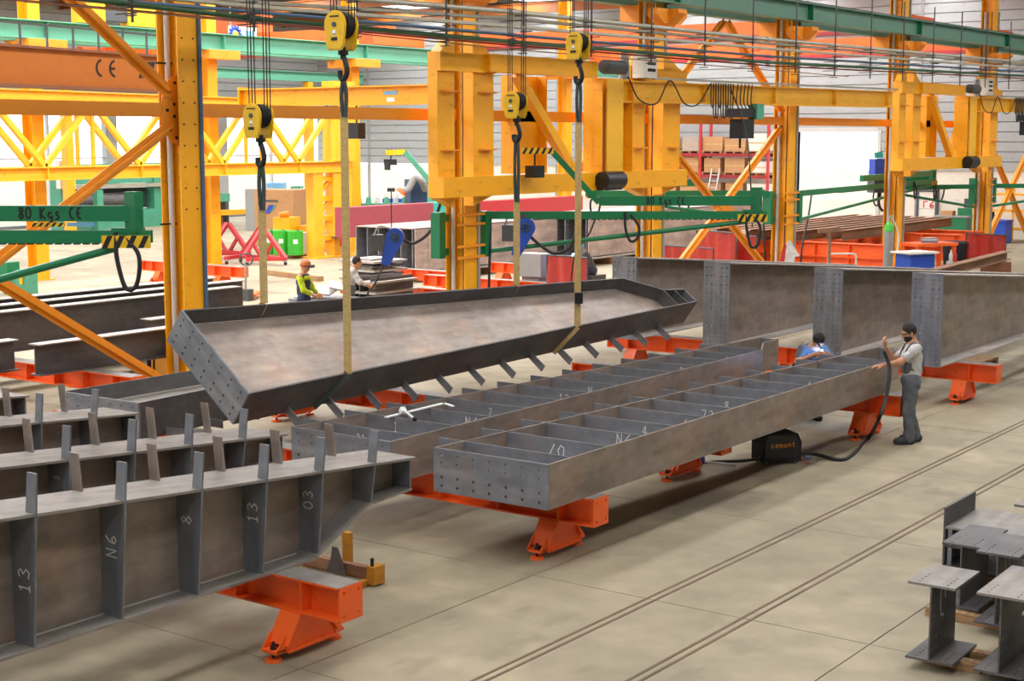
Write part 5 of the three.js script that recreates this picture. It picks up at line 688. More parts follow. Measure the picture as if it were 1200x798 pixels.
{ // green plate press at the back doors
  const t = thing('plate_press', 'long green roller press with white lettering before the back doors', 'machine'), z = -59, X = px => atZ(px, 240, z)[0], a = X(75), b = X(196), Y = (px, py) => atZ(px, py, z)[1];
  G().box(a, b, 2.15, 3.1, z - 0.5, z).build('upper_beam', M.greenMachine, t); G().box(a - 0.2, b, 1.95, 2.12, z - 0.4, z + 0.3).build('rail', M.galv, t); G().box(a + 0.5, b, 0.9, 1.9, z - 0.8, z - 0.5).build('roller_housing', M.greyDark, t);
  G().cyl([a + 0.8, 1.35, z - 0.1], [b - 1.8, 1.35, z - 0.1], 0.35, 0.35, 16).build('roller', M.steelDark, t); G().box(a + 1, b + 0.5, 0, 0.85, z - 0.9, z + 0.5).build('bed', M.greenMachine, t); G().box(a - 0.3, a + 0.3, 0, 2.9, z - 0.6, z + 0.2).build('end_post', M.greenMachine, t); G().box(b - 0.9, b - 0.2, 0, 2.9, z - 0.5, z + 0.1).build('end_post', M.greenMachine, t); G().box(X(100), X(107), 0, 1.9, z + 0.6, z + 0.9).build('control_post', M.greenMachine, t); G().box(X(62), X(80), 2.0, 3.3, z + 0.3, z + 0.6).build('pale_panel', M.white, t);
  const g = G(), y = 2.75, x0 = X(126); for (let k = 0; k < 9; k++) { if (k === 4) { g.box(x0 + k * 0.13, x0 + k * 0.13 + 0.08, y + 0.08, y + 0.11, z, z + 0.012); continue; } g.box(x0 + k * 0.13, x0 + k * 0.13 + 0.03, y, y + 0.2, z, z + 0.012); g.box(x0 + k * 0.13, x0 + k * 0.13 + 0.09, y + (k % 3) * 0.085, y + (k % 3) * 0.085 + 0.03, z, z + 0.012); g.box(x0 + k * 0.13 + 0.06, x0 + k * 0.13 + 0.09, y + (k % 2) * 0.06, y + 0.2, z, z + 0.012); } g.build('lettering', M.whitePrint, t); t.children.at(-1).userData.kind = 'stuff'; G().box(X(162), X(182), 2.6, 2.9, z, z + 0.01).build('yellow_plate', M.blockYellow, t); }
{ const t = thing('roller_bench', 'green and orange roller bench with dark stock beyond the white pipe column', 'bench'), z = -56, X = px => atZ(px, 250, z)[0], a = X(238), b = X(270); G().box(a, b, 1.2, 1.6, z - 0.5, z).build('green_beam', M.greenMachine, t); G().box(a - 0.5, b + 0.8, 0.55, 0.8, z, z + 0.4).build('orange_beam', M.yellow, t); G().box(a, X(258), 1.7, 2.2, z - 0.5, z).build('stock', M.greyDark, t); for (const x of [a + 0.2, b - 0.3]) G().box(x, x + 0.2, 0, 1.2, z - 0.4, z).build('leg', M.greyDark, t); G().box(a, b - 0.8, 0, 0.5, z - 0.2, z + 0.3).build('lower_stock', M.brick, t); }
{ const t = thing('green_winch', 'small green winch unit on the floor behind the long beams', 'machine'), c = atY(14, 346, 0); G().bx([c[0] + 0.3, 0.35, c[2]], [0.5, 0.7, 0.8], 0.2).build('case', M.greenMachine, t); G().bx([c[0], 0.75, c[2] - 0.2], [0.5, 0.35, 0.5], 0.2).build('drum_guard', M.green, t); G().bx([c[0] + 0.05, 0.45, c[2] + 0.38], [0.12, 0.25, 0.02], 0.2).build('yellow_tag', M.blockYellow, t); }
{ const t = thing('extraction_unit', 'dark blue fume extraction unit with a grey bent hose', 'extraction unit'), p = atD(492, 228, 60); G().bx([p[0], p[1] - 0.2, p[2]], [1.0, 1.6, 0.9], -0.6).build('case', M.blueDark, t); G().tube([atD(498, 222, 59.4), atD(494, 212, 59), atD(488, 208, 59), atD(483, 214, 59), atD(478, 222, 59), atD(472, 224, 59)], 0.14, 30, 8).build('hose', M.grey, t); G().cyl(atD(472, 222, 59), atD(469, 226, 59), 0.14, 0.26, 12).build('hood', M.orange, t); G().bx([p[0], (p[1] - 1) / 2, p[2]], [1.1, p[1] - 1, 1], -0.6).build('stand', M.greyDark, t); }
{ const t = thing('work_bench', 'green bench cluttered with vices beyond the red painted girder', 'bench'), a = atD(416, 240, 60), b = atD(500, 240, 61); G().bar([a[0], a[1], a[2]], [b[0], b[1], b[2]], 0.7, 0.14).build('top', M.greenMachine, t); for (let k = 0; k < 6; k++) { const p = V(a).lerp(V(b), k / 5); G().box(p.x - 0.05, p.x + 0.05, 0, p.y, p.z - 0.05, p.z + 0.05).build('leg', M.greenMachine, t); } for (let k = 0; k < 8; k++) { const p = V(a).lerp(V(b), (k + 0.5) / 8); G().cyl([p.x, p.y + 0.07, p.z], [p.x, p.y + 0.3, p.z], 0.12, 0.09, 8).build('vice', k % 2 ? M.greenMachine : M.greyPale, t); } }
for (let k = 0; k < 7; k++) { const p = atD(451 + k * 3.6, 231, 63); const t = thing('gas_cylinder', `blue gas cylinder with a pale shoulder behind the green bench`, 'gas cylinder', 'blue gas cylinders behind the bench'); G().lathe([[0, 0], [0.11, 0], [0.11, 1.45], [0.1, 1.55]], [p[0], 0.3, p[2]], 12).build('body', M.blue, t); G().lathe([[0.1, 1.55], [0.06, 1.66], [0.03, 1.7], [0.03, 1.8], [0, 1.8]], [p[0], 0.3, p[2]], 12).build('shoulder', M.greyPale, t); G().box(p[0] - 0.12, p[0] + 0.12, 0, 0.3, p[2] - 0.12, p[2] + 0.12).build('cradle', M.greyDark, t); }
// ---- pallet rack at the end wall
{
  const x = 64.6, Z = px => atX(px, 180, x)[2], z0 = Z(752), z1 = Z(906), lev = [1.35, 2.62, 3.62];
  const t = thing('pallet_rack', 'tall red pallet rack against the end wall', 'rack'); for (const z of [z0, (z0 + z1) / 2, z1]) for (const dx of [-0.5, 0.5]) G().box(x + dx - 0.05, x + dx + 0.05, 0, 5.2, z - 0.06, z + 0.06).build('upright', M.red, t); for (const y of lev) for (const dx of [-0.5, 0.5]) G().box(x + dx - 0.04, x + dx + 0.04, y - 0.16, y, z0, z1).build('shelf_beam', M.redDark, t);
  const n = 6, w = (z1 - z0) / n, pos = ['beside the travelling crane', 'second from the crane', 'third from the crane', 'third from the jib column', 'second from the jib column', 'beside the jib column'], lv = ['lowest', 'middle', 'top']; const r = rng(91);
  lev.forEach((y, j) => { for (let k = 0; k < n; k++) { const zc = z0 + (k + 0.5) * w, h = j === 0 ? 0.75 : 0.5 + r() * 0.3, bw = w * (0.7 + r() * 0.22);
    const p = thing('wooden_pallet', `wooden pallet on the ${lv[j]} rack shelf, ${pos[k]}`, 'pallet', 'pallets on the red rack'); G().box(x - 0.5, x + 0.5, y + 0.08, y + 0.12, zc - w * 0.45, zc + w * 0.45).build('deck', M.wood, p); for (const q of [-0.4, 0, 0.4]) G().box(x - 0.5, x + 0.5, y, y + 0.08, zc + q * w - 0.05, zc + q * w + 0.05).build('bearer', M.wood, p);
    const wrap = j === 2 && k < 3, b = thing('cardboard_box', `${wrap ? 'shrink-wrapped pale load' : 'brown cardboard box'} on the ${lv[j]} rack shelf, ${pos[k]}`, 'box', 'boxes on the red rack'); G().box(x - 0.42, x + 0.42, y + 0.12, y + 0.12 + h, zc - bw / 2, zc + bw / 2).build('carton', k === n - 1 ? M.white : wrap ? M.shrink : M.cardboard, b); G().box(x - 0.425, x - 0.42, y + 0.12 + h * 0.42, y + 0.12 + h * 0.5, zc - bw / 2, zc + bw / 2).build('tape', M.strap, b); } });
  const L = thing('ladder', 'pale aluminium ladder leaning on the red pallet rack', 'ladder'), a = Z(842), b = Z(851); for (const z of [a, b]) G().bar([x - 1.6, 0, z], [x - 0.6, 2.9, z], 0.05, 0.08).build('stile', M.greyPale, L); for (let k = 1; k < 10; k++) G().bar([x - 1.6 + k * 0.1, k * 0.29, a], [x - 1.6 + k * 0.1, k * 0.29, b], 0.04, 0.04).build('rung', M.greyPale, L);
}
// ---- stock beams on orange racks, tables and clutter before the end wall
{ const bx = 46.2, n = 8; for (let k = 0; k < n; k++) { const z = -24.9 + k * 0.56; ibeamThing(`rusty stock beam on the orange racks, ${['first', 'second', 'third', 'fourth', 'fifth', 'sixth', 'seventh', 'eighth', 'ninth'][k]} from the crossed-brace column`, [bx + (k > 5 ? 1.5 : 0), 0.95, z], [58, 0.95, z], 0.34, 0.24, M.rust, 'rusty stock beams on the orange racks', 'stock_beam'); }
  for (const [x, l] of [[46.6, 'front'], [53, 'middle'], [55.4, 'rear']]) { const t = thing('stock_rack', `orange ${l} rack beam carrying the rusty stock beams`, 'rack', 'orange stock racks'); G().ibeam([x, 0.72, -25.2], [x, 0.72, -18.8], 0.45, 0.3).build('upper_beam', M.orange, t); G().ibeam([x, 0.26, -25.2], [x, 0.26, -18.8], 0.45, 0.3).build('lower_beam', M.orange, t); for (let z = -25; z < -19; z += 1.2) G().box(x - 0.14, x + 0.14, 0.04, 0.94, z - 0.01, z + 0.01).build('rib', M.orange, t); G().box(x - 0.2, x + 0.2, 0, 0.04, -25.2, -18.8).build('foot', M.orange, t); }
  for (let k = 0; k < 5; k++) ibeamThing(`rusty channel in the stack beside the jib column foot, ${['bottom', 'second', 'third', 'fourth', 'top'][k]} layer`, [42.8 + k * 0.15, 0.02 + k * 0.26, -22.4 - k * 0.05], [46.2, 0.02 + k * 0.26, -23.6 - k * 0.05], 0.24, 0.6 - k * 0.06, M.rust, 'rusty stack by the jib column', 'stock_beam'); }
{ const p = atY(1040, 312, 0), t = thing('gas_cylinder', 'grey gas cylinder with a green shoulder at the column foot', 'gas cylinder'), X = 46.6, Z = -18.5, k = atZ(1041, 290, Z); G().lathe([[0, 0], [0.15, 0], [0.15, 1.15], [0.14, 1.25]], [k[0], 0.25, Z], 18).build('body', M.grey, t); G().lathe([[0.15, 1.2], [0.13, 1.38], [0.06, 1.48], [0.04, 1.5]], [k[0], 0.25, Z], 18).build('shoulder', M.greenBright, t); G().cyl([k[0], 1.75, Z], [k[0], 1.95, Z], 0.03).bx([k[0] + 0.1, 1.9, Z], [0.22, 0.08, 0.08]).build('valve', M.galv, t); G().tube([[k[0] + 0.15, 1.9, Z], [k[0] + 0.5, 1.4, Z + 0.1], [k[0] + 0.4, 0.9, Z + 0.15], [k[0] + 0.15, 0.5, Z + 0.2]], 0.03, 24, 6).build('hose', M.white, t); G().box(k[0] - 0.3, k[0] + 0.3, 0, 0.25, Z - 0.25, Z + 0.25).build('trolley_base', M.greyDark, t); }
{ const c = atD(1072, 306, 46), t = thing('tool_cabinet', 'blue tool cabinet with papers on top near the column foot', 'cabinet'); G().bx([c[0], 0.45, c[2]], [0.9, 0.9, 0.7], -0.5).build('case', M.blue, t); G().bx([c[0] + 0.3, 0.45, c[2] + 0.37], [0.35, 0.8, 0.05], -0.5).build('drawer_stack', M.grey, t); G().bx([c[0], 0.93, c[2]], [1.15, 0.05, 0.9], -0.5).build('top', M.white, t); G().bx([c[0] + 0.1, 0.97, c[2]], [0.5, 0.02, 0.35], 0.2).build('paper', M.whitePrint, t); }
{ const c = atD(1088, 298, 50), t = thing('work_table', 'orange steel table with grey parts near the black bin', 'table'); G().bx([c[0], 0.9, c[2]], [1.7, 0.1, 0.9], -0.5).build('top', M.orange, t); for (const [u, v] of [[-.75, -.35], [.75, -.35], [-.75, .35], [.75, .35]]) { const p = V(u, 0, v).applyAxisAngle(V(0, 1, 0), -0.5); G().box(c[0] + p.x - 0.06, c[0] + p.x + 0.06, 0, 0.85, c[2] + p.z - 0.06, c[2] + p.z + 0.06).build('leg', M.orange, t); } const q = thing('steel_parts', 'loose grey cut steel parts on the orange table', 'steel parts'); G().bx([c[0] + 0.1, 0.99, c[2]], [0.8, 0.08, 0.5], 0.3).build('tray', M.steelGrey, q); G().bx([c[0] + 0.5, 1.01, c[2] - 0.2], [0.5, 0.12, 0.3], -0.4).build('offcut', M.steelPale, q); }
solo(G().lathe([[0, 0], [0.36, 0], [0.42, 0.75], [0.44, 0.8], [0.4, 0.85], [0, 0.88]], (p => [p[0], 0, p[2]])(atD(1119, 292, 52)), 16), 'waste_bin', M.blackMatte, 'black round waste bin beside the bright red screen', 'bin');
for (const [k, px] of [[0, 1114], [1, 1119]]) { const p = atD(px, 306, 46); solo(G().lathe([[0, 0], [0.06, 0], [0.06, 0.2], [0.02, 0.28], [0.02, 0.34], [0, 0.34]], [p[0], p[1], p[2]], 10).box(p[0] - 0.1, p[0] + 0.1, 0, p[1], p[2] - 0.1, p[2] + 0.1), 'spray_bottle', k ? M.red : M.cloth, ['white spray bottle before the black bin', 'red and white spray bottle before the black bin'][k], 'bottle'); }
{ const a = atD(1080, 317, 40), b = atD(1180, 300, 47.5), c = atD(1100, 322, 39.5), d = atD(1185, 306, 46.5); ibeamThing('rusty beam lying before the bright red screen', [a[0], Math.max(0.6, a[1] - 0.3), a[2]], [b[0], Math.max(0.6, b[1] - 0.25), b[2]], 0.26, 0.3, M.rust, 'rusty beams before the screen'); for (const p of [a, b]) solo(G().bx([p[0] + (p === a ? 1 : -1), 0.29, p[2]], [0.5, 0.58, 0.9], 0.3), 'packing_block', M.brick, p === a ? 'dark packing block under the rusty beam, end beside the deep girder' : 'dark packing block under the rusty beam, end beside the screen', 'block'); }
{ const p = atD(987, 302, 46), t = thing('hand_trolley', 'white tube hand trolley frame before the orange racks', 'trolley'), e = V(RX, 0, RZ); const P = (u, y) => [p[0] + e.x * u, y, p[2] + e.z * u]; G().tube([P(-0.42, 0.1), P(-0.42, 0.78), P(-0.34, 0.88), P(0.34, 0.88), P(0.42, 0.78), P(0.42, 0.1)], 0.03, 40, 8, 0.2).build('bow', M.white, t); G().cyl(P(-0.4, 0.1), P(-0.4, 1.6), 0.05).bar(P(-0.75, 1.58), P(-0.1, 1.62), 0.12, 0.14).build('post', M.rust, t); G().bar(P(-0.6, 0.06), P(0.6, 0.06), 0.4, 0.12).build('base', M.greyDark, t); }
{ const p = atD(924, 300, 43.5), t = thing('hanging_rag', 'white and red rag hanging at the jib column foot', 'cloth'), e = V(RX, 0, RZ); const P = (u, y) => [p[0] + e.x * u, p[1] + y, p[2] + e.z * u]; G().plate([p[0], p[1], p[2]], e.toArray(), [0, 1, 0], [[-0.22, -0.35], [-0.05, 0.42], [0.03, 0.45], [0.32, 0.0], [0.18, -0.02], [0.1, -0.38]], 0.05).build('white_part', M.cloth, t); G().plate(P(-0.2, 0), e.toArray(), [0, 1, 0], [[-0.1, -0.35], [0.06, 0.38], [0.12, 0.3], [0.06, -0.35]], 0.06).build('red_part', M.red, t); }
// ---- end wall door, bench, shelves
{ const t = structure('door_1', 'white door marked with red letter and digit in the end wall', 'door'), x = 65.9, Z = px => atX(px, 250, x)[2], a = Z(1077), b = Z(1096); G().box(x - 0.05, x + 0.05, 0, 1.95, a, b).build('leaf', M.white, t); G().box(x - 0.08, x + 0.08, 0, 2.05, a - 0.12, a).box(x - 0.08, x + 0.08, 0, 2.05, b, b + 0.12).box(x - 0.08, x + 0.08, 1.95, 2.05, a, b).build('frame', M.greyDark, t); for (const y of [0.4, 0.8, 1.2, 1.6]) G().box(x - 0.056, x - 0.05, y - 0.01, y + 0.01, a, b).build('board_joint', M.grey, t);
  const g = G(), y = 1.25, z0 = Z(1082), s = 0.28, S = { G: [[[.1, 0], [.1, 1], [.8, 1]]], 6: CHALK['6'] }; ['G', 6].forEach((c, k) => S[c].forEach(st => { for (let i = 0; i < st.length - 1; i++) g.bar([x - 0.06, y + st[i][1] * s, z0 + (k * 1.1 + st[i][0]) * s * 0.9], [x - 0.06, y + st[i + 1][1] * s, z0 + (k * 1.1 + st[i + 1][0]) * s * 0.9], 0.05, 0.01, [1, 0, 0]); })); g.build('red_marking', M.red, t); }
{ const x = 64.5, t = thing('work_bench', 'green-fronted bench with a rail against the white end wall', 'bench'), Z = px => atX(px, 260, x)[2], a = Z(1098), b = Z(1138); G().box(x - 0.4, x + 0.5, 0.95, 1.02, a, b).build('top', M.grey, t); G().box(x - 0.35, x + 0.4, 0, 0.95, a + 0.1, b - 0.1).build('front', M.green, t); G().box(x, x + 0.1, 1.02, 1.35, a + 0.9, b).build('rail', M.green, t); G().box(x + 0.2, x + 0.25, 1.35, 1.75, a + 1.1, b).build('back_frame', M.greyDark, t); G().bx([x, 1.12, a + 0.5], [0.4, 0.2, 0.5]).build('bundle', M.cardboard, t); }
{ const x = 64.4, t = thing('steel_shelf', 'yellow steel shelf with dark stock by the end wall', 'shelf'), Z = px => atX(px, 260, x)[2], a = Z(1165), b = Z(1215); for (const y of [0.5, 1.25, 1.95]) G().box(x - 0.4, x + 0.5, y, y + 0.08, a, b).build('shelf_board', M.yellow, t); for (const z of [a, (a + b) / 2, b]) G().box(x - 0.4, x - 0.32, 0, 2.3, z - 0.04, z + 0.04).build('upright', M.yellow, t); const p = thing('stock_bin', 'blue plastic bin on the floor before the yellow steel shelf', 'bin'); G().box(x - 1.6, x - 0.7, 0, 0.95, a + 0.2, a + 1.0).build('body', M.blue, p); G().box(x - 1.63, x - 0.67, 0.9, 0.96, a + 0.17, a + 1.03).build('rim', M.blue, p); for (let k = 0; k < 3; k++) solo(G().box(x - 0.3, x + 0.4, 0.58 + k * 0.0, 1.0, a + 1.3 + k * 0.9, a + 2.0 + k * 0.9), 'stock_crate', M.greyDark, `dark crate on the yellow steel shelf, ${['first', 'second', 'third'][k]} from the blue bin`, 'crate', 'dark crates on the shelf'); }
// a pale building across the yard, blown out through the doorway
{ const t = thing('yard_building', 'pale blue-grey building seen through the bright doorway', 'building'), x = 92; G().box(x, x + 8, 0, 7, -38, -24).build('wall', M.siding, t); for (let k = 0; k < 3; k++) for (let j = 0; j < 2; j++) { const w = G().box(x - 0.05, x, 1.2 + j * 2.8, 3.2 + j * 2.8, -37 + k * 4.4, -34.4 + k * 4.4).build('window', M.bluePale, t); G().box(x - 0.09, x - 0.05, 2.1 + j * 2.8, 2.2 + j * 2.8, -37 + k * 4.4, -34.4 + k * 4.4).build('glazing_bar', M.greyPale, w); } G().box(x - 0.3, x + 8.3, 7, 7.3, -38.3, -23.7).build('roof', M.grey, t); }
// ---- small things about the open floor
{ const t = thing('pallet_truck', 'grey pallet truck handle rising beside the orange stand on the open floor', 'pallet truck'), p = atY(288, 352, 0), e = V(RX, 0, RZ), P = (u, y) => [p[0] + e.x * u, y, p[2] + e.z * u]; G().tube([P(0, 0.95), P(-0.1, 1.02), P(-0.12, 1.2), P(0, 1.26), P(0.14, 1.26), P(0.22, 1.18), P(0.18, 1.02), P(0.06, 0.95)], 0.022, 40, 7).build('handle', M.greyDark, t); G().cyl(P(0, 0.2), P(0.02, 0.97), 0.03).build('tiller', M.grey, t); for (const u of [-0.2, 0.2]) G().bar([P(u, 0.12)[0], 0.12, P(u, 0.12)[2]], [P(u, 0)[0] + 0.9, 0.12, P(u, 0)[2] - 0.7], 0.16, 0.08).build('fork', M.orange, t); G().bx([p[0], 0.16, p[2]], [0.2, 0.3, 0.4]).build('pump', M.greyDark, t); }
{ const a = atY(314, 322, 0), b = atY(376, 330, 0); solo(G().bar([a[0], 0.08, a[2]], [b[0], 0.08, b[2]], 0.22, 0.16), 'floor_timber', M.wood, 'long timber lying on the open floor behind the jacketed worker', 'timber'); }
{ const p = atY(398, 302, 0), t = thing('fire_extinguisher', 'red fire extinguisher on the lattice leg', 'extinguisher'), c = atD(401, 279, 55.5); G().lathe([[0, 0], [0.1, 0], [0.1, 0.5], [0.04, 0.6], [0.03, 0.68], [0, 0.68]], [c[0], c[1] - 0.3, c[2]], 14).build('bottle', M.red, t); G().box(c[0] - 0.04, c[0] + 0.04, c[1] + 0.36, c[1] + 0.44, c[2] - 0.06, c[2] + 0.06).build('valve', M.black, t); G().box(c[0] - 0.03, c[0] + 0.4, c[1] - 0.02, c[1] + 0.04, c[2] - 0.5, c[2]).build('bracket', M.greyDark, t); }
{ const p = atY(384, 299, 0), t = thing('paint_bucket', 'white metal bucket at the foot of the lattice leg', 'bucket'); G().lathe([[0, 0], [0.2, 0], [0.24, 0.5], [0.25, 0.52], [0.22, 0.52], [0, 0.48]], [p[0], 0.0, p[2] + 0.8], 20).build('body', M.greyPale, t); G().torus([p[0], 0.5, p[2] + 0.8], 0.24, 0.012, [0.3, 0.6, 0.8], Math.PI).build('handle', M.greyDark, t); }

// ================================================================ PEOPLE: one continuous body each, meshed from tapered limbs; clothes lie over it
const rc = (p, a, b, ra, rb) => { // distance to a tapered capsule
  const bx = b[0] - a[0], by = b[1] - a[1], bz = b[2] - a[2], px = p[0] - a[0], py = p[1] - a[1], pz = p[2] - a[2]; let t = (px * bx + py * by + pz * bz) / (bx * bx + by * by + bz * bz + 1e-9); t = t < 0 ? 0 : t > 1 ? 1 : t;
  const dx = px - bx * t, dy = py - by * t, dz = pz - bz * t; return Math.sqrt(dx * dx + dy * dy + dz * dz) - (ra + (rb - ra) * t); };
const ell = (p, c, r) => { const x = (p[0] - c[0]) / r[0], y = (p[1] - c[1]) / r[1], z = (p[2] - c[2]) / r[2], k = Math.sqrt(x * x + y * y + z * z); return (k - 1) * Math.min(r[0], r[1], r[2]); };
const smin = (a, b, k) => { const h = Math.max(k - Math.abs(a - b), 0) / k; return Math.min(a, b) - h * h * k * 0.25; };
function surfaceNets(fn, lo, hi, cell) {
  const n = [0, 1, 2].map(i => Math.max(3, Math.ceil((hi[i] - lo[i]) / cell) + 1)), [nx, ny, nz] = n, f = new Float32Array(nx * ny * nz), at = (i, j, k) => (k * ny + j) * nx + i;
  for (let k = 0; k < nz; k++) for (let j = 0; j < ny; j++) for (let i = 0; i < nx; i++) f[at(i, j, k)] = fn([lo[0] + i * cell, lo[1] + j * cell, lo[2] + k * cell]);
  const id = new Int32Array(nx * ny * nz).fill(-1), pos = [], idx = [], E = [[0, 1], [2, 3], [4, 5], [6, 7], [0, 2], [1, 3], [4, 6], [5, 7], [0, 4], [1, 5], [2, 6], [3, 7]];
  for (let k = 0; k < nz - 1; k++) for (let j = 0; j < ny - 1; j++) for (let i = 0; i < nx - 1; i++) {
    const v = []; let m = 0; for (let c = 0; c < 8; c++) { const q = f[at(i + (c & 1), j + (c >> 1 & 1), k + (c >> 2))]; v.push(q); if (q < 0) m |= 1 << c; } if (m === 0 || m === 255) continue;
    let sx = 0, sy = 0, sz = 0, s = 0; for (const [a, b] of E) if ((v[a] < 0) !== (v[b] < 0)) { const t = v[a] / (v[a] - v[b]); sx += (a & 1) + t * ((b & 1) - (a & 1)); sy += (a >> 1 & 1) + t * ((b >> 1 & 1) - (a >> 1 & 1)); sz += (a >> 2) + t * ((b >> 2) - (a >> 2)); s++; }
    id[at(i, j, k)] = pos.length / 3; pos.push(lo[0] + (i + sx / s) * cell, lo[1] + (j + sy / s) * cell, lo[2] + (k + sz / s) * cell); }
  const quad = (a, b, c, d, flip) => { if (a < 0 || b < 0 || c < 0 || d < 0) return; flip ? idx.push(a, c, b, a, d, c) : idx.push(a, b, c, a, c, d); };
  for (let k = 1; k < nz - 1; k++) for (let j = 1; j < ny - 1; j++) for (let i = 1; i < nx - 1; i++) { const s = f[at(i, j, k)] < 0;
    if (s !== f[at(i + 1, j, k)] < 0) quad(id[at(i, j - 1, k - 1)], id[at(i, j, k - 1)], id[at(i, j, k)], id[at(i, j - 1, k)], !s);
    if (s !== f[at(i, j + 1, k)] < 0) quad(id[at(i - 1, j, k - 1)], id[at(i, j, k - 1)], id[at(i, j, k)], id[at(i - 1, j, k)], s);
    if (s !== f[at(i, j, k + 1)] < 0) quad(id[at(i - 1, j - 1, k)], id[at(i, j - 1, k)], id[at(i, j, k)], id[at(i - 1, j, k)], !s); }
  const g = new THREE.BufferGeometry(); g.setAttribute('position', new THREE.Float32BufferAttribute(pos, 3)); g.setIndex(idx); g.computeVertexNormals(); return g;
}
const meshOf = (fn, lo, hi, cell) => { const g = surfaceNets(fn, lo, hi, cell), q = G(); q.add(g); return q; };
function bounds(list, pad) { const lo = [9, 9, 9], hi = [-9, -9, -9]; for (const [a, b, ra, rb] of list) for (const [p, r] of [[a, ra], [b, rb]]) for (let i = 0; i < 3; i++) { lo[i] = Math.min(lo[i], p[i] - r - pad); hi[i] = Math.max(hi[i], p[i] + r + pad); } return [lo, hi]; }
const join = (list, k) => p => { let d = 9; for (const [a, b, ra, rb] of list) d = smin(d, rc(p, a, b, ra, rb), k); return d; };
const lerp3 = (a, b, t) => a.map((v, i) => v + (b[i] - v) * t);
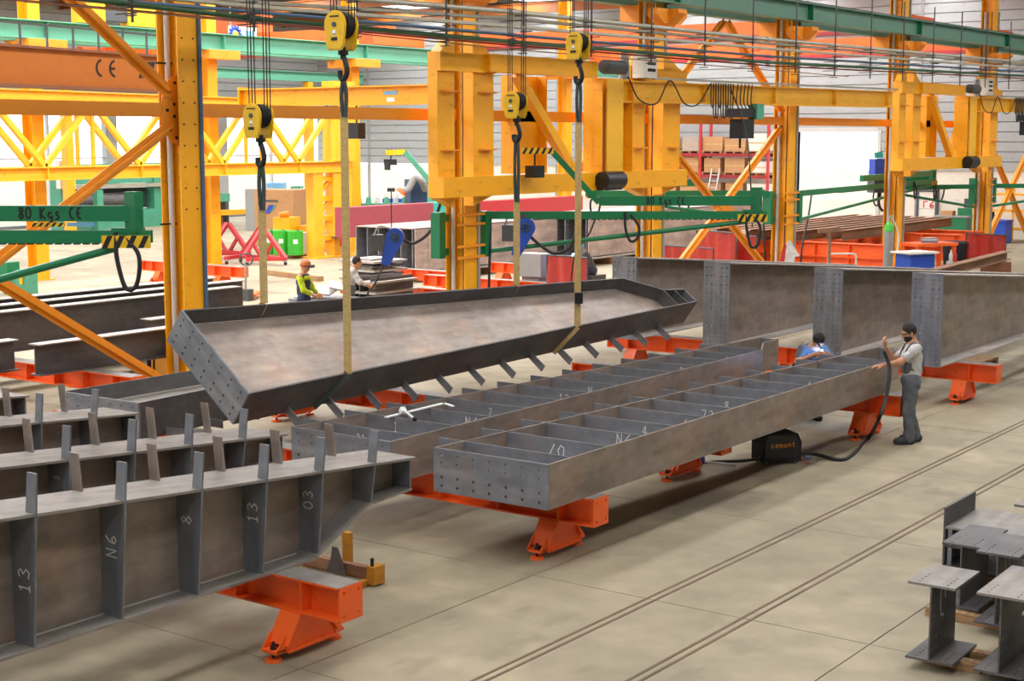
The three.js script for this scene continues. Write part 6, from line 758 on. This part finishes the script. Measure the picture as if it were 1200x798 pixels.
// pose: joints in the figure's own axes, x forward, y up, z to its right
function person(label, at, yaw, pose, o) {
  const t = thing('person', label, 'person'), J = pose, cell = o.cell ?? 0.013, L = ['l', 'r'];
  const legs = [], arms = [], torso = [[J.hip, J.waist, 0.125, 0.115], [J.waist, J.chest, 0.115, 0.14], [J.chest, J.neck0, 0.13, 0.075], [lerp3(J.sl, J.sr, 0.06), lerp3(J.sl, J.sr, 0.94), 0.068, 0.068], [J.neck0, J.head, 0.055, 0.052]];
  for (const s of L) { const k = s === 'l' ? -1 : 1, h = [J.hip[0], J.hip[1] - 0.02, J.hip[2] + k * 0.085]; J['h' + s] ??= h; legs.push([J['h' + s], J['k' + s], 0.095, 0.06], [J['k' + s], J['a' + s], 0.062, 0.04], [J['a' + s], J['t' + s], 0.045, 0.035]); arms.push([J['s' + s], J['e' + s], 0.055, 0.042], [J['e' + s], J['w' + s], 0.043, 0.028]); }
  // head
  const H = J.head, fw = V(J.face ?? [1, 0, 0]).normalize(), up = V(J.crown ?? [0, 1, 0]).normalize(), rt = new THREE.Vector3().crossVectors(fw, up).normalize(), HP = (f, u, r) => [0, 1, 2].map(i => H[i] + fw.getComponent(i) * f + up.getComponent(i) * u + rt.getComponent(i) * r), loc = p => { const d = V(p[0] - H[0], p[1] - H[1], p[2] - H[2]); return [d.dot(fw), d.dot(up), d.dot(rt)]; };
  const headF = p => { const q = loc(p); let d = ell(q, [0, 0.025, 0], [0.098, 0.108, 0.079]); d = smin(d, ell(q, [0.022, -0.045, 0], [0.07, 0.075, 0.058]), 0.03); d = smin(d, rc(q, [0.085, 0.01, 0], [0.108, -0.025, 0], 0.01, 0.015), 0.018); d = smin(d, rc(q, [0.082, 0.03, -0.03], [0.082, 0.03, 0.03], 0.012, 0.012), 0.02); for (const s of [-1, 1]) { d = smin(d, ell(q, [-0.005, -0.005, s * 0.079], [0.022, 0.033, 0.011]), 0.01); d = Math.max(d, -ell(q, [0.094, 0.008, s * 0.032], [0.018, 0.011, 0.017])); } d = smin(d, rc(q, [0.088, -0.06, -0.018], [0.088, -0.06, 0.018], 0.009, 0.009), 0.012); return smin(d, rc(q, [-0.02, -0.05, 0], [-0.035, -0.16, 0], 0.052, 0.056), 0.03); };
  const pieces = [meshOf(join([...torso, ...legs, ...arms], 0.06), ...bounds([...torso, ...legs, ...arms], 0.05), cell), meshOf(headF, HP(0, 0, 0).map(v => v - 0.2), HP(0, 0, 0).map(v => v + 0.2), o.fine ? 0.006 : 0.011)];
  // hands: palm, four bent fingers of unequal length, thumb from the side of the palm
  for (const s of L) { const w = J['w' + s], d = V(J['d' + s] ?? [1, -0.2, 0]).normalize(), n = V(J['n' + s] ?? [0, -1, 0]), side = new THREE.Vector3().crossVectors(d, n).normalize().multiplyScalar(s === 'l' ? 1 : -1); n.crossVectors(side, d).normalize().multiplyScalar(n.dot(V(J['n' + s] ?? [0, -1, 0])) < 0 ? -1 : 1);
    const nn = V(J['n' + s] ?? [0, -1, 0]).normalize(), P = (a, b, c) => [0, 1, 2].map(i => w[i] + d.getComponent(i) * a + side.getComponent(i) * b + nn.getComponent(i) * c), c = J['c' + s] ?? 0.35, hl = [[P(-0.03, 0, 0), P(0.03, 0, 0), 0.027, 0.026]];
    [[0.028, 0.072], [0.01, 0.08], [-0.009, 0.074], [-0.027, 0.058]].forEach(([b, l], i) => { const k0 = P(0.085, b, 0), k1 = P(0.085 + l * 0.5 * Math.cos(c), b * 1.15, l * 0.5 * Math.sin(c)), k2 = P(0.085 + l * (0.5 * Math.cos(c) + 0.5 * Math.cos(2.2 * c)), b * 1.2, l * (0.5 * Math.sin(c) + 0.5 * Math.sin(2.2 * c))); hl.push([P(0.01, b * 0.7, 0), k0, 0.015, 0.0125], [k0, k1, 0.0105, 0.0095], [k1, k2, 0.0095, 0.008]); });
    const t0 = P(0.02, 0.025, 0.008), t1 = P(0.06, 0.055, 0.022), t2 = P(0.092, 0.062, 0.034); hl.push([t0, t1, 0.016, 0.012], [t1, t2, 0.0115, 0.0095]); pieces.push(meshOf(join(hl, 0.012), ...bounds(hl, 0.02), o.fine ? 0.0045 : 0.009)); }
  const body = G(); pieces.forEach(p => p.list.forEach(g => body.list.push(g))); body.build('body', o.skin ?? M.skin, t);
  const wr = (p, a) => a * (Math.sin(p[1] * 46 + p[2] * 20 + Math.sin(p[0] * 30) * 1.5) + Math.sin(p[1] * 23 - p[0] * 37)) * 0.5;
  // trousers
  { const l = [[J.hip, lerp3(J.hip, J.waist, 0.55), 0.145, 0.132]]; for (const s of L) l.push([J['h' + s], J['k' + s], 0.112, 0.083], [J['k' + s], lerp3(J['k' + s], J['a' + s], 1.0), 0.085, 0.078]); const f = join(l, 0.05); meshOf(p => f(p) + wr(p, 0.007), ...bounds(l, 0.05), cell).build('trousers', o.trousers, t); }
  // shirt, sleeves to o.sleeve of the arm (1 = elbow, 2 = wrist)
  { const l = [[lerp3(J.hip, J.waist, 0.3), J.waist, 0.128, 0.128], [J.waist, J.chest, 0.128, 0.153], [J.chest, lerp3(J.chest, J.neck0, 0.75), 0.142, 0.085], [lerp3(J.sl, J.sr, 0.05), lerp3(J.sl, J.sr, 0.95), 0.079, 0.079]]; const sv = []; for (const s of L) { const a = J['s' + s], e = J['e' + s], w = J['w' + s], k = o.sleeve ?? 0.6; sv.push([a, lerp3(a, e, Math.min(1, k)), 0.07, 0.064]); if (k > 1) sv.push([e, lerp3(e, w, Math.min(0.95, k - 1)), 0.06, 0.044]); }
    const all = o.sleeveMat ? l : [...l, ...sv], f = join(all, 0.05); meshOf(p => f(p) + wr(p, 0.006), ...bounds(all, 0.05), cell).build('shirt', o.shirt, t); if (o.sleeveMat) for (let i = 0; i < sv.length; i += (o.sleeve > 1 ? 2 : 1)) { const q = sv.slice(i, i + (o.sleeve > 1 ? 2 : 1)), g = join(q, 0.03); meshOf(p => g(p) + wr(p, 0.005), ...bounds(q, 0.04), cell).build('sleeve', o.sleeveMat, t); } }
  // shoes
  for (const s of L) { const a = J['a' + s], b = J['t' + s], l = [[[a[0] - (b[0] - a[0]) * 0.25, a[1] - 0.03, a[2] - (b[2] - a[2]) * 0.25], b, 0.056, 0.05], [[a[0], a[1] + 0.05, a[2]], [a[0], a[1] - 0.02, a[2]], 0.058, 0.058], [a, b, 0.06, 0.047]], f = join(l, 0.03), y = Math.min(a[1], b[1]) - 0.075; meshOf(p => Math.max(f(p), J.fold ? -9 : 0.003 - p[1]), ...bounds(l, 0.03), 0.01).build('shoe', o.shoe ?? M.shoe, t); }
  // hair or headgear
  if (o.hair !== null) meshOf(p => { const q = loc(p); let d = ell(q, [-0.012, 0.038, 0], [0.105, 0.112, 0.09]); d = Math.max(d, -(ell(q, [0.08, -0.03, 0], [0.075, 0.088, 0.11]))); d = Math.max(d, -(q[1] + 0.055 - Math.max(0, q[0]) * 1.4)); return d + 0.003 * Math.sin(q[0] * 90) * Math.sin(q[2] * 90); }, HP(0, 0, 0).map(v => v - 0.18), HP(0, 0, 0).map(v => v + 0.18), o.fine ? 0.006 : 0.011).build('hair', o.hair ?? M.hair, t);
  for (const s of [-1, 1]) G().ball(HP(0.082, 0.008, s * 0.032), 0.011, 8).build('eye', M.black, t);
  if (o.beard) meshOf(p => { const q = loc(p); let d = ell(q, [0.024, -0.052, 0], [0.08, 0.08, 0.069]); d = Math.max(d, q[1] + 0.024 + Math.max(0, 0.02 - q[0]) * -0.6); d = Math.max(d, -ell(q, [0.1, -0.055, 0], [0.02, 0.012, 0.025])); return d; }, HP(0, 0, 0).map(v => v - 0.16), HP(0, 0, 0).map(v => v + 0.16), 0.006).build('beard', M.hair, t);
  o.extra?.({ t, J, HP, fw, up, rt });
  t.position.set(...at); t.rotation.y = yaw; return t;
}
const STANDING = () => ({ hip: [0, 0.92, 0], waist: [-0.01, 1.07, 0], chest: [-0.005, 1.27, 0], neck0: [-0.01, 1.44, 0], head: [0.03, 1.6, 0], sl: [-0.01, 1.39, -0.175], sr: [-0.01, 1.39, 0.175], el: [-0.02, 1.12, -0.24], er: [-0.02, 1.12, 0.24], wl: [0.08, 0.89, -0.23], wr: [0.08, 0.89, 0.23], kl: [0.02, 0.5, -0.1], kr: [0.0, 0.5, 0.1], al: [-0.02, 0.085, -0.11], ar: [-0.04, 0.085, 0.11], tl: [0.15, 0.045, -0.13], tr: [0.13, 0.045, 0.13], dl: [0.2, -1, 0], dr: [0.2, -1, 0], nl: [0, 0, 1], nr: [0, 0, -1] });
{ // the man in white shirt and grey dungarees, hand on the girder
  const J = STANDING(); Object.assign(J, { face: [0.95, -0.28, -0.1], crown: [0.28, 0.96, 0], head: [0.05, 1.605, 0], el: [0.22, 1.22, -0.22], wl: [0.46, 1.165, -0.2], dl: [1, -0.12, 0.1], nl: [0, -1, 0], cl: 0.18, er: [0.2, 1.18, 0.22], wr: [0.36, 1.40, 0.12], dr: [0.35, 0.95, -0.1], nr: [-0.9, 0.3, -0.1], cr: 0.5, al: [0.03, 0.085, -0.1], tl: [0.2, 0.045, -0.12], kl: [0.04, 0.5, -0.1], ar: [-0.12, 0.085, 0.1], tr: [0.06, 0.045, 0.12] });
  const foot = atY(1065, 519, 0);
  person('man in white shirt and grey dungarees resting a hand on the lying girder', [foot[0], 0, foot[2]], 126 * Math.PI / 180, J, { fine: true, trousers: M.dungaree, shirt: M.shirtWhite, sleeve: 0.62, beard: true, extra: ({ t, J, HP }) => {
    for (const s of [-1, 1]) G().tube([[0.12, 1.06, s * 0.08], [0.135, 1.25, s * 0.1], [0.09, 1.4, s * 0.11], [0.0, 1.475, s * 0.105], [-0.1, 1.4, s * 0.09], [-0.15, 1.25, s * 0.06], [-0.14, 1.05, s * 0.05]], 0.017, 40, 6).build('strap', M.dungaree, t);
    meshOf(p => { let d = ell(p, [0.0, 1.14, 0], [0.158, 0.2, 0.15]); d = Math.max(d, 0.03 - p[0] - Math.max(0, 1.12 - p[1]) * 1.2); d = Math.max(d, p[1] - 1.27); return d; }, [-0.2, 0.9, -0.2], [0.2, 1.4, 0.2], 0.012).build('bib', M.dungaree, t);
    G().tube([HP(0.0, 0.014, -0.086), HP(0.06, 0.014, -0.078), HP(0.1, 0.012, -0.04), HP(0.106, 0.012, 0), HP(0.1, 0.012, 0.04), HP(0.06, 0.014, 0.078), HP(0.0, 0.014, 0.086)], 0.0065, 30, 6).build('glasses', M.black, t);
  } });
}
const ARC = atY(963, 411, 1.16);
{ // bending over the girder with the torch
  const J = STANDING(), foot = atY(956, 494, 0); foot[2] = Math.min(foot[2], -10.0);
  Object.assign(J, { hip: [-0.22, 0.8, 0], waist: [-0.12, 0.94, 0], chest: [0.06, 1.08, 0], neck0: [0.2, 1.2, 0], head: [0.33, 1.3, 0], face: [0.6, -0.8, 0], crown: [0.8, 0.6, 0], sl: [0.15, 1.14, -0.18], sr: [0.15, 1.14, 0.18], el: [0.28, 0.98, -0.3], er: [0.28, 0.98, 0.3], wl: [0.46, 1.12, -0.1], wr: [0.46, 1.12, 0.1], dl: [0.8, 0.1, 0.5], dr: [0.8, 0.1, -0.5], cl: 0.9, cr: 0.9, kl: [0.08, 0.48, -0.13], kr: [0.05, 0.48, 0.13], al: [-0.1, 0.085, -0.14], ar: [-0.12, 0.085, 0.14], tl: [0.08, 0.045, -0.16], tr: [0.06, 0.045, 0.16] });
  J.hl = [-0.2, 0.78, -0.09]; J.hr = [-0.2, 0.78, 0.09];
  person('dark-haired welder in a striped shirt bent over the lying girder', [foot[0], 0.0, foot[2]], Math.atan2(-0.75, -0.66), J, { fine: true, trousers: M.blackMatte, shirt: M.stripe, sleeve: 0.7, shoe: M.black, extra: ({ t, J, HP }) => { const g = G(); for (let k = 0; k < 7; k++) { const c = lerp3(J.waist, J.neck0, k / 7); g.torus(c, 0.155 - Math.abs(k - 3) * 0.004, 0.006, [0.75, 0.66, 0]); } g.build('shirt_stripes', M.greyPale, t); t.children.at(-1).userData.kind = 'stuff'; } });
}
{ // arcs: tiny bright blue sparks with a lamp each
  for (const [p, l, r] of [[ARC, 'blue-white welding arc over the lying girder', 0.025], [atD(672, 299, 39.5), 'blue-white welding arc behind the red screen by the masked welder', 0.05]]) { const t = thing('welding_arc_light', l, 'welding arc'); G().ball(p, r, 10).build('arc_glow_light', std({ color: 0xffffff, emissive: 0x8fc4ff, emissiveIntensity: 6, roughness: 1 }), t); G().cyl([p[0], p[1] + r, p[2]], [p[0] - 0.1, p[1] + 0.22, p[2] - 0.1], 0.012).build('torch_tip', M.hook, t); const b = new THREE.PointLight(0x6fa8ff, 0.9, 0, 2); b.position.set(...p); b.castShadow = true; t.add(b); }
}
{ // worker in navy overalls with bright yellow jacket sleeves, seen from the side
  const J = STANDING(), p = atD(356, 350, 33); Object.assign(J, { el: [0.1, 1.12, -0.24], wl: [0.3, 1.0, -0.12], dl: [1, -0.2, 0.2], er: [0.1, 1.12, 0.24], wr: [0.3, 1.0, 0.12], dr: [1, -0.2, -0.2], cl: 0.8, cr: 0.8, face: [0.95, -0.3, 0], crown: [0.3, 0.95, 0], head: [0.05, 1.6, 0] });
  person('worker in navy overalls with yellow high-visibility sleeves and an orange hood', [p[0], 0, p[2]], Math.atan2(-RZ - 0.25, RX - 0.2), J, { trousers: M.navy, shirt: M.navy, sleeve: 1.7, sleeveMat: M.hivis, hair: M.orange, extra: ({ t, J, HP }) => { G().lathe([[0, 0.13], [0.07, 0.115], [0.115, 0.06], [0.125, 0.0], [0.13, -0.01], [0.11, -0.012]], HP(-0.01, 0.04, 0), 20).build('cap', M.orangeDark, t); G().ball([0.0, 1.36, 0], [0.16, 0.07, 0.2], 14).build('yoke', M.hivis, t); G().bx(HP(0.13, 0.06, 0), [0.1, 0.06, 0.14]).build('raised_visor', M.greyDark, t); } });
}
{ const J = STANDING(), p = atD(410, 350, 35); Object.assign(J, { neck0: [0.08, 1.4, 0], chest: [0.04, 1.25, 0], head: [0.18, 1.53, 0], sl: [0.05, 1.34, -0.18], sr: [0.05, 1.34, 0.18], el: [0.2, 1.1, -0.25], er: [0.2, 1.1, 0.25], wl: [0.42, 1.0, -0.15], wr: [0.42, 1.0, 0.15], dl: [1, -0.3, 0], dr: [1, -0.3, 0] });
  person('man in a white shirt partly hidden behind a tan sling', [p[0], 0, p[2]], Math.atan2(-RZ * 0.9, RX * 0.9 + 0.3), J, { trousers: M.dungaree, shirt: M.shirtWhite, sleeve: 1.6 }); }
{ const J = STANDING(), p = atD(689, 305, 39.2); Object.assign(J, { hip: [-0.1, 0.62, 0], waist: [-0.04, 0.76, 0], chest: [0.06, 0.94, 0], neck0: [0.13, 1.1, 0], head: [0.2, 1.24, 0], face: [0.85, -0.5, 0], crown: [0.5, 0.85, 0], sl: [0.1, 1.05, -0.18], sr: [0.1, 1.05, 0.18], el: [0.2, 0.82, -0.26], er: [0.2, 0.82, 0.26], wl: [0.44, 0.9, -0.1], wr: [0.44, 0.9, 0.1], kl: [0.3, 0.55, -0.14], kr: [0.3, 0.55, 0.14], al: [0.25, 0.1, -0.15], ar: [0.25, 0.1, 0.15], tl: [0.42, 0.05, -0.15], tr: [0.42, 0.05, 0.15], dl: [1, 0, 0.3], dr: [1, 0, -0.3], cl: 0.9, cr: 0.9 }); J.hl = [-0.08, 0.6, -0.09]; J.hr = [-0.08, 0.6, 0.09];
  person('seated welder with a pale blue mask behind the red screen', [p[0], 0.35, p[2]], Math.atan2(RZ, -RX), J, { trousers: M.navy, shirt: M.stripe, sleeve: 1.9, fine: false, extra: ({ t, HP }) => { G().lathe([[0, 0.15], [0.08, 0.13], [0.125, 0.05], [0.125, -0.06], [0.1, -0.15]], HP(0.02, 0.0, 0), 18).build('mask', M.bluePale, t); } });
  solo(G().box(p[0] - 0.25, p[0] + 0.4, 0, 0.86, p[2] - 0.3, p[2] + 0.3), 'welding_stool', M.greyDark, 'dark steel box seat under the masked welder', 'seat'); }
{ const J = STANDING(), p = atD(1158, 268, 60); Object.assign(J, { er: [0.2, 1.15, 0.2], wr: [0.16, 1.45, 0.08], dr: [0, 1, -0.3], face: [0.9, -0.1, 0.2] });
  person('man dressed in black standing by the column, hand raised to his face', [p[0], 0, p[2]], Math.atan2(RZ, -RX) + 0.6, J, { trousers: M.blackMatte, shirt: M.blackMatte, sleeve: 1.8 }); }

// ---------------------------------------------------------------- finish
for (const o of things) settle(o);
renderer.render(scene, camera);
